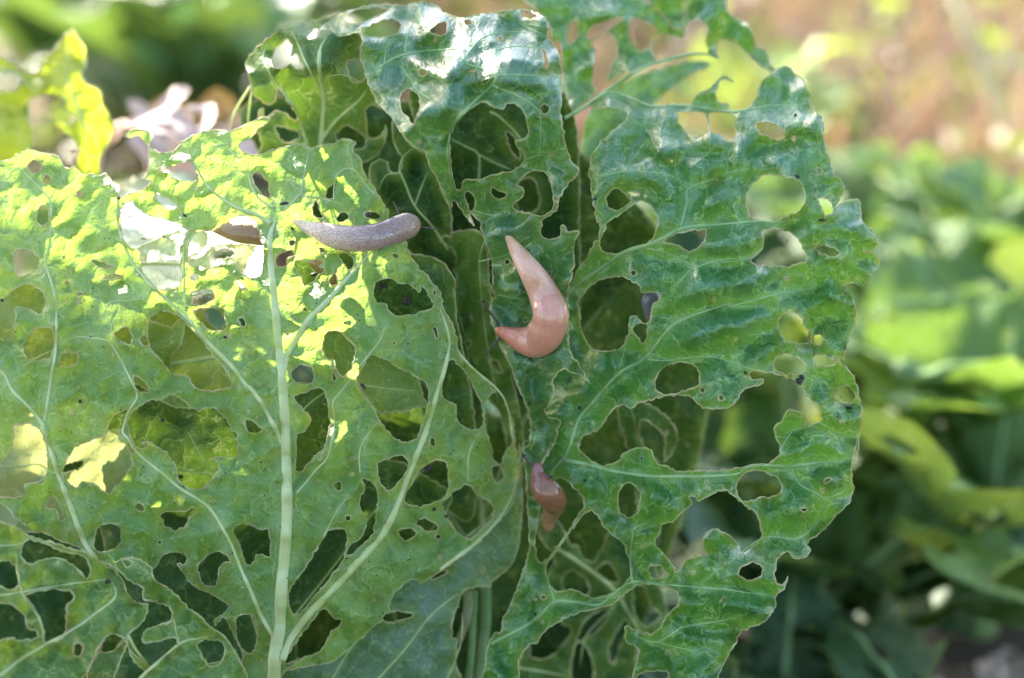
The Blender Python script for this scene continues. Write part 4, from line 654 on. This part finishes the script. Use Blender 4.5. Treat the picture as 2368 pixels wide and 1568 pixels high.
DR = [
 (274, 458, 5, 3, -40, '1', 'tiny black dropping where a white rib meets the torn top edge of the pale leaf'),
 (428, 499, 7, 3, -45, '1', 'black curved dropping on the pale leaf above the arch over the brown slug'),
 (298, 500, 4, 2.5, 70, 3., 'small black dropping on the sunlit leaf left of the brown slug'),
 (331, 552, 7, 2, 0, 2.6, 'long thin black dropping on the sunlit leaf in the upper left opening'),
 (379, 547, 3.5, 3, 0, 2.2, 'round black dropping on the pale strip edge in the sunlit opening'),
 (657, 470, 11, 4, 5, '1', 'black dropping on the pale leaf just above the tail of the grey slug'),
 (852, 497, 8, 7, 40, '1', 'chunky black dropping touching the back of the grey-mauve slug'),
 (1842, 407, 9, 4, -20, '5', 'black dropping on the upper rim of the large round hole of the right leaf'),
 (1839, 267, 5, 3.5, 70, '5', 'dark dropping at the top of the right leaf near its rounded lobe'),
 (1900, 508, 9, 3, 0, '5', 'flat dark dropping near the outer edge of the right leaf below the round hole'),
 (1376, 460, 4, 4, 0, '5', 'round dark dropping on the inner edge of the right leaf left of its first holes'),
 (1724, 862, 5, 4, 60, '5', 'grey dropping beside the tongue-shaped flap of the right leaf'),
 (1965, 942, 4, 8, 80, '5', 'stout brown-grey dropping under the small round hole at the far right edge'),
 (1340, 943, 5, 4, 80, '5', 'dark dropping beside the main rib of the right leaf'),
 (1223, 934, 4, 4, 70, '4', 'dark dropping on the hanging leaf strip left of the main rib'),
 (1237, 1420, 4, 4, 90, '5', 'dark dropping on the lower lobe of the right leaf near the bottom'),
 (1352, 1112, 4, 3, 60, '5', 'black dropping on the right leaf above its tall oval hole'),
 (1484, 1060, 3, 2, 60, '5', 'minute dark dropping on the long rib of the right leaf'),
 (840, 893, 9, 4, -50, '1', 'curved black dropping on the edge of the squared hole in the pale leaf'),
 (727, 635, 9, 5, 5, 1.4, 'black dropping beside the amber slug in the ragged hole'),
 (5, 695, 3, 5, 60, '1', 'black dropping at the left edge of the picture'),
 (520, 780, 4, 3.5, 0, '1', 'round dark dropping on the pale leaf left of the midrib'),
 (376, 972, 5, 4, 0, 1.8, 'dark dropping on the shaded leaf inside the largest hole'),
 (418, 1102, 6, 5, -30, 2., 'dark dropping at the lower right corner of the largest hole'),
 (249, 1345, 6, 7, -60, -1.5, 'black dropping on the front leaf at lower left'),
 (52, 1482, 4, 6, 70, -2., 'dark dropping near the bottom left corner'),
 (1004, 1177, 5, 5, 80, '1', 'dark dropping beside the small scar right of the long pale rib'),
 (970, 1345, 3, 2.5, 0, 3., 'speck-like dropping on the waxy lower lobe'),
 (566, 1268, 5, 3, -50, '1', 'dark dropping on the pale leaf above its squared dark hole'),
 (1033, 1194, 4, 4, 80, '1', 'dark dropping on the left rim of the dark diamond-shaped hole'),
]
for q in DR: dropping(*q)
dropping(883, 662, 12, 6, 30, 1.7, 'cluster of black droppings in the upper left corner of the shaded middle hole', 6)
dropping(940, 695, 14, 6, 10, 1.7, 'large heap of black droppings inside the shaded middle hole', 9)
dropping(1857, 878, 14, 6, -30, '5', 'clump of grey-black droppings on the thin bridge of the right leaf', 6)
dropping(985, 1085, 12, 6, 30, 1.6, 'dark crumbly droppings heap beside the long pale side rib', 7)
# fine grit scattered over the pale leaf
vs, fs = [], []
for c, fn, x0, y0, x1, y1, n in ((0, dL1, 20, 480, 1150, 1500, 420), (1, dL5, 1380, 300, 1950, 1450, 130)):
    q = np.array([(random.uniform(x0, x1), random.uniform(y0, y1)) for _ in range(n)])
    ok = inside(q, (L1o if c == 0 else P("D:1450,300 1900,300 1980,1000 1700,1400 1400,800"))[0] if c == 0 else P("D:1450,300 1900,300 1980,1000 1700,1400 1400,800"))
    if c == 0:
        for hh in L1h: ok &= ~inside(q, hh)
    q = q[ok]; z = fn(q)[0]
    for (x, y), d in zip(q, z):
        r = random.uniform(.7, 2.3); a = random.random()*3
        p = [W(x+math.cos(a)*t*r, y+math.sin(a)*t*r, d-.012) for t in (-1, -.4, .4, 1)]
        tube_into(vs, fs, p, [U*r*.3, U*r*.7, U*r*.7, U*r*.3], 5)
o = link('soil_specks', mesh('soil_specks', vs, fs, [DROP])); tag(o, 'fine dark specks of soil scattered over the eaten leaves', 'soil', kind='stuff')
# ------------------------------------------------------------------ neighbouring cabbage, its sunlit leaf at upper left
r2 = W(-80, 1300, 16); r2.z = 0
pl2 = tag(empty('cabbage_plant', r2), 'yellow-green cabbage leaf glowing in the sun at upper left, with a ragged hole', 'cabbage', 'cabbages growing behind')
o, dY = leaf('sunlit yellow green leaf with a pointed lobe', MAT['yellow'], PL("a1:-160,380 60,390 120,430 200,455 250,440 265,370 340,310 370,260 450,190 490,230 530,300 540,400 515,480 570,540 630,570 650,660 700,750 710,830 660,950 620,1010 620,1100 480,1100 490,950 440,860 350,790 290,770 200,770 210,860 190,960 120,1050 -200,1200"),
 PL("a1:-100,450 0,450 90,460 130,510 100,560 50,575 0,570 -100,570;a1:180,640 230,600 330,595 400,620 390,680 470,730 465,770 400,770 290,755 200,780 182,700"),
 [(0, 200, 9), (150, 120, 8.5), (200, 250, 7.5), (250, 400, 8.), (0, 380, 8.5), (-50, 500, 9)], [(7, 4, "a1:560,1080 540,850 480,640 420,480 440,300"), (5, 4, "a1:-100,400 0,420 100,460 180,540 240,590")], pk=.3, side=1, seed=30., ruf=.5, parent=pl2, rimr=2.5, h=9)
o.matrix_parent_inverse = Matrix.Translation(-r2)
# ------------------------------------------------------------------ ground
def gz(x, y): return .012*noise.noise(Vector((x*7, y*7, 0)))+.03*noise.noise(Vector((x*1.3, y*1.3, 4)))-.01
m, N, Lk = nodes('dry garden soil'); tc = N('TexCoord'); n1 = N('TexNoise'); n1.inputs['Scale'].default_value = 9; n1.inputs['Detail'].default_value = 8; n1.inputs['Roughness'].default_value = .7; Lk(tc.outputs['Object'], n1.inputs[0])
n2 = N('TexNoise'); n2.inputs['Scale'].default_value = 1.6; n2.inputs['Detail'].default_value = 4; Lk(tc.outputs['Object'], n2.inputs[0])
c = mixc(N, Lk, ramp(N, Lk, n1.outputs[0], .35, .65), (.03, .024, .018), (.11, .082, .062)); c = mixc(N, Lk, ramp(N, Lk, n2.outputs[0], .45, .6, 0, .5), c, (.10, .13, .05))
pr = N('BsdfPrincipled'); Lk(c, pr.inputs['Base Color']); pr.inputs['Roughness'].default_value = .9; bm = N('Bump'); bm.inputs['Distance'].default_value = .01; Lk(n1.outputs[0], bm.inputs['Height']); Lk(bm.outputs[0], pr.inputs['Normal'])
o = N('OutputMaterial'); Lk(pr.outputs[0], o.inputs[0]); SOIL = m
vs, fs = [], []; xs = list(np.linspace(-2.5, 2.5, 90)); ys = list(np.linspace(-1.5, 5, 110)); xs = [-60, -20, -6]+xs+[6, 20, 60]; ys = [-40, -10]+ys+[9, 20, 80]
for y in ys:
    for x in xs: vs.append((x, y, gz(x, y)))
w = len(xs)
for j in range(len(ys)-1):
    for i in range(w-1): fs.append((j*w+i, j*w+i+1, (j+1)*w+i+1, (j+1)*w+i))
link('ground', mesh('ground', vs, fs, [SOIL]))['kind'] = 'structure'
# ------------------------------------------------------------------ generic blurred cabbages behind
def bleaf(L, Wd, lean, azim, seed, mat, droop=.6, cup=.25, holes=True, off=(0, 0, 0)):
    rnd = random.Random(seed); nu, nv = 30, 22; vs, fs, ld, ve, ed = [], [], [], [], []
    ca, sa = math.cos(azim), math.sin(azim); rows = []
    x = z = 0.; th = lean
    cen = []
    for i in range(nu+1):
        u = i/nu; cen.append((x, z, th)); x += math.cos(th)*L/nu; z += math.sin(th)*L/nu; th -= droop*2.2/nu*u*1.6
    for i in range(nu+1):
        u = i/nu; wv = Wd*.5*(.10+.95*math.sin(math.pi*min(1, u*.92+.0))**.8*(u**.55)) * (1+.13*math.sin(u*21+seed)+.1*math.sin(u*43+seed*2))
        if u > .9: wv *= math.sqrt(max(0, 1-((u-.9)/.1)**2))*.95+.05
        cx, cz, t = cen[i]
        for j in range(nv+1):
            v = -1+2*j/nv; y = v*wv; up = cup*wv*v*v+abs(v)**2*.10*Wd*math.sin(u*17+v*2+seed)*.5+.05*Wd*noise.noise(Vector((u*6, v*3, seed)))
            px = cx-math.sin(t)*up; pz = cz+math.cos(t)*up
            vs.append(Vector((px*ca-y*sa+off[0], px*sa+y*ca+off[1], pz+off[2]))); ld.append((u*L/U/100, y/U/100, seed)); ve.append(max(0, 1-abs(y)/.006)); ed.append((1-abs(v))*wv/U+3)
    for i in range(nu):
        for j in range(nv):
            a = i*(nv+1)+j
            if holes and i > 5 and noise.noise(Vector((i*.30, j*.30, seed*3.1))) > .34: continue
            fs.append((a, a+1, a+nv+2, a+nv+1))
    me = mesh('leaf', vs, fs, [mat])
    a = me.attributes.new('edge', 'FLOAT', 'POINT'); a.data.foreach_set('value', [min(60, e) for e in ed]); a = me.attributes.new('vein', 'FLOAT', 'POINT'); a.data.foreach_set('value', ve)
    a = me.attributes.new('ld', 'FLOAT_VECTOR', 'POINT'); a.data.foreach_set('vector', [w for v in ld for w in v])
    vv, ff = [], []; md = nv//2
    tube_into(vv, ff, [vs[i*(nv+1)+md] for i in range(nu-1)], [.0016*(1-i/nu)+.0005 for i in range(nu-1)], 7, nrm=Vector((0, 0, 1)))
    vi, fi = [], []
    return me, mesh('midrib', vv, ff, [VEIND])
def bg_plant(x, y, label, n, L, mats, seed, group='cabbages growing behind', lean=(.5, 1.3), wd=.62):
    rnd = random.Random(seed); root = tag(empty('cabbage_plant', (x, y, gz(x, y))), label, 'cabbage', group)
    vv, ff = [], []; tube_into(vv, ff, [Vector((0, 0, -.01)), Vector((0, 0, .03)), Vector((0, 0, L*.25))], [.012, .011, .007], 10, nrm=Vector((0, 1, 0))); link('stalk', mesh('stalk', vv, ff, [VEIND]), root)
    for k in range(n):
        l = L*rnd.uniform(.75, 1.15); a, b = bleaf(l, l*wd*rnd.uniform(.85, 1.15), rnd.uniform(*lean), 2*math.pi*k/n*1.0+rnd.uniform(-.4, .4)+k*.3, seed*10+k, rnd.choice(mats), rnd.uniform(.3, .9), rnd.uniform(.1, .35), off=(0, 0, L*.06+L*.14*k/n))
        o = link('leaf', a, root); link('midrib', b, o)
    return root
def ground_at(px, py):
    d = (W(px, py, 100)-CAM); t = CAM.z/-d.z; p = CAM+d*t; return p.x, p.y
fa, fd = MAT['far'], MAT['fard']
mk, lm, un, dk, yl, fr = MAT['mid'], MAT['lime'], MAT['under'], MAT['dark'], MAT['yellow'], MAT['front']
gx = ground_at
bgp = [
 (2180, 1180, 'bright green cabbage at the right, close behind the big leaf', 16, .17, [fa, fa, fr], 3),
 (2330, 820, 'cabbage with glossy sunlit leaves near the right edge', 16, .17, [fa, fr, lm], 4),
 (2020, 800, 'yellow-green cabbage showing beyond the scalloped edge of the big leaf', 14, .15, [fa, fr, fa], 5),
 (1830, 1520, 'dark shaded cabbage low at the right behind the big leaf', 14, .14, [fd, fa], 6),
 (1600, 900, 'shaded cabbage seen through the large gap of the right leaf', 9, .17, [un, fr], 7),
 (480, 330, 'tall blue-green cabbage blurred at the top left', 12, .30, [mk, fd, fa], 8),
 (120, 200, 'olive green cabbage blurred in the top left corner', 12, .28, [fa, fd, fr], 9),
 (800, 130, 'bright green cabbage blurred behind the curled shoulder leaf', 12, .26, [fa, fd, fr], 10),
 (1250, 60, 'far cabbage behind the top of the glossy arched leaf', 9, .24, [fr, lm], 11),
 (1700, 420, 'young cabbage seen through the torn upper part of the right leaf', 8, .15, [lm, mk], 12),
 (250, 900, 'shaded cabbage standing right behind the pale leaf at the left', 8, .17, [un, dk], 13),
]
for px, py, lb, n, L, ms, sd_ in bgp:
    x, y = gx(px, py); bg_plant(x, y, lb, n, L, ms, sd_, lean=(.35, 1.25))
bg_plant(-.02, .17, 'dark cabbage added close behind the eaten one to block skylight in its gaps', 12, .17, [dk, MAT['inner']], 14, lean=(.6, 1.3))  # added to keep skylight from behind out of the gaps
bg_plant(-.16, .13, 'dark cabbage added behind the left part of the pale leaf to block skylight', 11, .19, [MAT['inner'], un], 15, lean=(.5, 1.2))  # likewise added to cut the light coming from behind
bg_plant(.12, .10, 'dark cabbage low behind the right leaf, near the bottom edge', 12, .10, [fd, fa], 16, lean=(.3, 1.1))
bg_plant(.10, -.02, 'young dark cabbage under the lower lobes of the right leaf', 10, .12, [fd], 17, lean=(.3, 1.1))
x, y = gx(1690, 1330); bg_plant(x, y, 'shaded green cabbage seen through the gap under the tongue-shaped flap', 12, .15, [fa, fd], 18, lean=(.3, 1.2))
x, y = gx(1830, 1180); bg_plant(x, y, 'small shaded cabbage behind the outer edge of the right leaf', 12, .14, [fa, fd], 19, lean=(.3, 1.2))
x, y = gx(2260, 1420); bg_plant(x, y, 'broad-leaved bright green cabbage close behind at the lower right', 8, .20, [fa, lm, fa], 20, lean=(.7, 1.35), wd=.95)
# withered pinkish leaf on the left neighbour
DEAD = simple_mat('withered leaf', (.82, .62, .54), (.50, .34, .28), 60, .7, .3, (.6, .4, .3), .6, bd=.001)
DEAD2 = simple_mat('orange withered leaf', (.40, .22, .06), (.30, .20, .08), 60, .7, .35, (.7, .4, .08), .6, bd=.001)
for i, (x, y, d, L, az, ln, mt, lb) in enumerate(((250, 480, 14, .10, .3, .35, DEAD, 'withered pinkish beige leaf'), (360, 470, 18, .09, 1.4, .5, DEAD, 'withered pinkish beige leaf'), (190, 400, 17, .08, -.6, .8, DEAD, 'withered pinkish beige leaf'), (300, 270, 24, .07, 0, .1, DEAD2, 'withered orange leaf tip'))):
    a, b = bleaf(L, L*.75, ln, az, 50+i, mt, .9, .3)
    p = W(x, y, d); o = link('leaf', a, pl2); o.location = p-r2; o['label'] = lb; k = link('midrib', b, o); b.materials[0] = mt
# dry stems and grass
def blades(name, n, area, hmin, hmax, mat, wd, seed, bend=.5, flat=0):
    rnd = random.Random(seed); vs, fs = [], []
    for _ in range(n):
        x, y = rnd.uniform(area[0], area[1]), rnd.uniform(area[2], area[3]); z = gz(x, y); h = rnd.uniform(hmin, hmax); a = rnd.uniform(0, 6.3); w = wd*rnd.uniform(.6, 1.3); bx, by = math.cos(a), math.sin(a); b = rnd.uniform(.1, bend)
        k = len(vs)
        for i in range(4):
            t = i/3; cx = x+bx*b*h*t*t*2; cy = y+by*b*h*t*t*2; cz = z+h*(t-flat*t*t); ww = w*(1-t*.85)
            vs.append((cx-by*ww, cy+bx*ww, cz)); vs.append((cx+by*ww, cy-bx*ww, cz))
        for i in range(3): fs.append((k+2*i, k+2*i+1, k+2*i+3, k+2*i+2))
    return mesh(name, vs, fs, [mat])
G1 = simple_mat('dry grass', (.19, .155, .08), (.10, .08, .04), 20, .7, .3, (.6, .4, .2)); G2 = simple_mat('green grass', (.05, .10, .015), (.12, .15, .03), 20, .55, .35, (.4, .5, .05)); G3 = simple_mat('russet stalks', (.15, .07, .05), (.19, .12, .09), 20, .7, .25, (.5, .25, .15))
tag(link('dry_grass', blades('dry_grass', 11000, (-.6, 2.2, .55, 3.6), .03, .12, G1, .0022, 1, .9)), 'dry beige grass blurred across the top right', 'grass', kind='stuff')
tag(link('green_grass', blades('green_grass', 5000, (-1.5, 2.0, .25, 3.2), .03, .09, G2, .002, 2, .7)), 'short green grass between the cabbages and the dry grass', 'grass', kind='stuff')
tag(link('weeds', blades('weeds', 3500, (-.2, 2.2, .6, 3.6), .05, .16, G3, .003, 3, .8)), 'reddish brown dead weeds in the blurred background', 'weeds', kind='stuff')
# a single pale stalk leaning at the upper right
x, y = gx(2330, 430); vv, ff = [], []
z0 = gz(x, y); ds = ((Vector((x, y, z0))-CAM).dot(FW)-FOC)*100; p0 = Vector((x, y, z0-.01)); p1 = W(2190, -60, ds); tube_into(vv, ff, [p0, p0.lerp(p1, .35)+Vector((.012, 0, .01)), p0.lerp(p1, .7)+Vector((.008, 0, 0)), p1], [.0065, .006, .005, .0035], 8)
tag(link('dry_stalk', mesh('dry_stalk', vv, ff, [simple_mat('straw stalk', (.5, .46, .26), (.40, .36, .2), 30, .6)])), 'pale dry stalk leaning left at the upper right, out of focus', 'stalk')
# dead leaves on the soil
lit = []
rnd = random.Random(5)
for i, (px, py, lb) in enumerate(((2250, 1420, 'pinkish dead leaf on the dark soil at the bottom right'), (2340, 1500, 'dead leaf at the bottom right corner'), (2180, 1530, 'brown dead leaf at the bottom edge, right of the dark cabbage'), (2290, 1350, 'pink-brown dead leaf uppermost of those at the bottom right'))):
    x, y = gx(px, py); a, b = bleaf(.06, .045, .25, rnd.uniform(0, 6), 70+i, DEAD, .5, .3, False)
    o = link('dead_leaf', a); o.location = (x, y, gz(x, y)+.008); tag(o, lb, 'dead leaf', 'dead leaves on the soil'); k = link('midrib', b, o); b.materials[0] = DEAD
def litter(name, n, area, rmin, rmax, mat, seed, lift=.03):
    rn = random.Random(seed); vs, fs = [], []
    for _ in range(n):
        x, y = rn.uniform(area[0], area[1]), rn.uniform(area[2], area[3]); r = rn.uniform(rmin, rmax); c = Vector((x, y, gz(x, y)+rn.uniform(.0, lift)))
        nn = Vector((rn.uniform(-1, 1), rn.uniform(-1, 1), rn.uniform(.2, 1.2))).normalized(); a = nn.orthogonal().normalized(); a = Matrix.Rotation(rn.uniform(0, 6.28), 3, nn) @ a; b = nn.cross(a); k = len(vs)
        vs.extend([c-a*r, c-a*r*.3+b*r*.5+nn*r*.1, c+a*r*.5+b*r*.4, c+a*r*1.1+nn*r*.3, c+a*r*.4-b*r*.45, c-a*r*.4-b*r*.42+nn*r*.15]); fs.extend([(k, k+1, k+2, k+3), (k, k+3, k+4, k+5)])
    return mesh(name, vs, fs, [mat], smooth=False)
L1m = simple_mat('pink brown litter', (.19, .13, .09), (.06, .045, .025), 9, .6, .2, (.6, .35, .3)); L2m = simple_mat('yellow litter', (.50, .40, .06), (.30, .26, .05), 9, .5, .3, (.7, .6, .05)); L3m = simple_mat('green weed leaves', (.05, .11, .02), (.11, .17, .035), 9, .4, .35, (.4, .55, .04)); L4m = simple_mat('pale glint bits', (.62, .55, .42), (.50, .42, .30), 9, .45)
tag(link('leaf_litter', litter('leaf_litter', 3200, (-1.4, 2.4, .45, 3.8), .008, .03, L1m, 21)), 'pinkish brown dead leaves littering the blurred ground', 'leaf litter', kind='stuff')
tag(link('yellow_litter', litter('yellow_litter', 260, (-.4, 2.4, .35, 3.4), .008, .02, L2m, 22, .05)), 'scattered yellow fallen leaves in the blurred background', 'leaf litter', kind='stuff')
tag(link('weed_leaves', litter('weed_leaves', 2600, (-1.4, 2.4, .3, 3.6), .008, .026, L3m, 23, .09)), 'low green weed leaves between grass and cabbages', 'weeds', kind='stuff')
tag(link('straw', litter('straw', 700, (.12, 1.6, .3, 2.2), .006, .014, L4m, 24, .12)), 'pale bits added as white bokeh glints in the blurred background', 'straw', kind='stuff')  # pale scraps added to imitate sun glints among the blurred leaves
# yellow flower far back, seen through the hole

# ------------------------------------------------------------------ unseen tree added outside the frame, behind left, its gaps cut to shape sunlight
SA1 = SDIR.cross(Vector((0, 0, 1))).normalized(); SB1 = SA1.cross(SDIR).normalized()   # axes across the sunlight
def ab(p): return (p.dot(SA1), p.dot(SB1))
LIT = [ab(W(x, y, 1.2)) for x, y in ((-900, -80), (300, -80), (720, 170), (980, 280), (1020, 560), (870, 660), (830, 740), (820, 1080), (500, 1040), (450, 800), (280, 740), (-900, 640))]
LIT2 = [ab(W(x, y, 0)) for x, y in ((500, -500), (2300, -500), (2100, 350), (1700, 260), (1400, 400), (1150, 420), (980, 260), (560, 260))]
SHA = [ab(W(x, y, 1.5)) for x, y in ((-600, -300), (1200, -260), (2300, -200), (2350, 850), (2450, 1200), (4200, 1500), (4200, 3300), (-600, 3300))]
LIT3 = [ab(W(x, y, 17)) for x, y in ((-500, -100), (470, -100), (470, 230), (-500, 230))]
LIT4 = [ab(W(x, y, 6)) for x, y in ((200, 380), (680, 380), (680, 620), (200, 620))]
aa = np.array(SHA); rnd = random.Random(12); cand = []
TT = (.85, 1.15)
for _ in range(15000):
    cand.append((rnd.uniform(aa[:, 0].min(), aa[:, 0].max()), rnd.uniform(aa[:, 1].min(), aa[:, 1].max())))
cand = np.array(cand); ok = inside(cand, SHA) & ~inside(cand, LIT) & ~inside(cand, LIT3) & ~inside(cand, LIT4) & ~(inside(cand, LIT2) & (np.random.RandomState(3).rand(len(cand)) < .55))
vs, fs = [], []
def tree_leaf(c, r, rn):
    n = (SDIR+Vector((rn.uniform(-1, 1), rn.uniform(-1, 1), rn.uniform(-1, 1)))*.55).normalized(); a = n.orthogonal().normalized(); a = Matrix.Rotation(rn.uniform(0, 6.28), 3, n) @ a; b = n.cross(a); k = len(vs)
    vs.extend([c-a*r, c-a*r*.4+b*r*.42, c+a*r*.4+b*r*.4, c+a*r*1.1, c+a*r*.4-b*r*.4, c-a*r*.4-b*r*.42]); fs.extend([(k, k+1, k+2, k+3), (k, k+3, k+4, k+5)])
for (a, b), q in zip(cand, ok):
    if not q: continue
    if noise.noise(Vector((a*34, b*34, 3))) > .42: continue
    tree_leaf(SA1*a+SB1*b+SDIR*rnd.uniform(*TT), rnd.uniform(.010, .017), rnd)
for _ in range(5200):
    q = Vector((rnd.gauss(0, 1), rnd.gauss(0, 1), rnd.gauss(0, 1))).normalized()*rnd.random()**.4
    p = Vector((-.7+q.x*2.0, 1.9+q.y*.9, 1.75+q.z*.95))
    if p.z < .85 or ab(p)[0] > .24+.1*noise.noise(p*3) or inside(np.array([ab(p)]), LIT)[0] or inside(np.array([ab(p)]), LIT2)[0] or inside(np.array([ab(p)]), LIT3)[0] or inside(np.array([ab(p)]), LIT4)[0]: continue
    if noise.noise(p*2.2) < -.25: continue
    tree_leaf(p, rnd.uniform(.03, .05), rnd)
mid = Vector((0, 0, 0))+SA1*float(aa[:, 0].mean())+SB1*float(aa[:, 1].mean())+SDIR*1.0
tb = Vector((-1.75, 1.0, 0)); tree = tag(empty('added_shade_tree', tb), 'unseen tree added outside the frame to shade the cabbages', 'tree')
BARK = simple_mat('bark', (.10, .07, .05), (.2, .16, .12), 30, .9, bump=.8, bd=.004)
vv, ff = [], []; tube_into(vv, ff, [Vector(p) for p in ((0, 0, -.05), (.02, .01, .5), (.05, 0, 1.1), (.02, .03, 1.8))], [.07, .055, .045, .02], 14, nrm=Vector((0, 1, 0))); link('trunk', mesh('trunk', vv, ff, [BARK]), tree)
vv, ff = [], []; e = mid-tb; tube_into(vv, ff, [Vector((.05, 0, 1.0)), Vector((.4, 0, 1.25)), e.lerp(Vector((.4, 0, 1.25)), .3)+SB1*.25+SA1*.1, e+SA1*.1-SB1*.05], [.022, .014, .008, .003], 8)
for k in range(0):
    a = Vector((.4, 0, 1.25)).lerp(e, rnd.uniform(.3, 1)); q = SA1*rnd.uniform(aa[:, 0].min(), aa[:, 0].max())+SB1*rnd.uniform(aa[:, 1].min(), aa[:, 1].max())+SDIR*1.0-tb
    if inside(np.array([ab(q+tb)]), LIT)[0]: continue
    tube_into(vv, ff, [a, a.lerp(q, .5)+Vector((0, 0, .02)), q], [.003, .002, .001], 5)
link('branch', mesh('branch', vv, ff, [BARK]), tree)
o = link('foliage', mesh('foliage', vs, fs, [simple_mat('tree leaf', (.05, .09, .02), (.07, .12, .03), 30, .5, .2, (.2, .3, .03))], smooth=False), tree); o.matrix_parent_inverse = Matrix.Translation(-tb); o['kind'] = 'stuff'

# ------------------------------------------------------------------ clipped hedge behind the camera, added to darken light from that side
hd = tag(empty('hedge', (.3, -1.9, 0)), 'clipped green hedge added behind the camera, outside the frame, to darken the light', 'hedge'); vs, fs = [], []
rnd = random.Random(77)
for _ in range(7000):
    u, v = rnd.uniform(-1, 1), rnd.uniform(0, 1); f = rnd.random()
    p = Vector((2.9*u, (.25+.12*noise.noise(Vector((u*6, v*5, 1))))*(1 if f < .7 else -1)+rnd.uniform(-.05, .05), 2.3*v+.1*noise.noise(Vector((u*5, 0, 4)))))
    if f > .92: p = Vector((2.9*u, rnd.uniform(-.25, .25), 2.3))
    tree_leaf(p, rnd.uniform(.03, .055), rnd)
o = link('foliage', mesh('foliage', vs, fs, [simple_mat('hedge leaf', (.03, .06, .015), (.05, .09, .02), 30, .5, .1, (.1, .2, .02))], smooth=False), hd); o['kind'] = 'stuff'
vv, ff = [], []
for k in range(9): x = -2.6+k*.65; tube_into(vv, ff, [Vector((x, 0, -.03)), Vector((x+.03, .02, .8)), Vector((x-.03, 0, 2.1))], [.035, .025, .01], 8, nrm=Vector((0, 1, 0)))
link('stems', mesh('stems', vv, ff, [BARK]), hd)
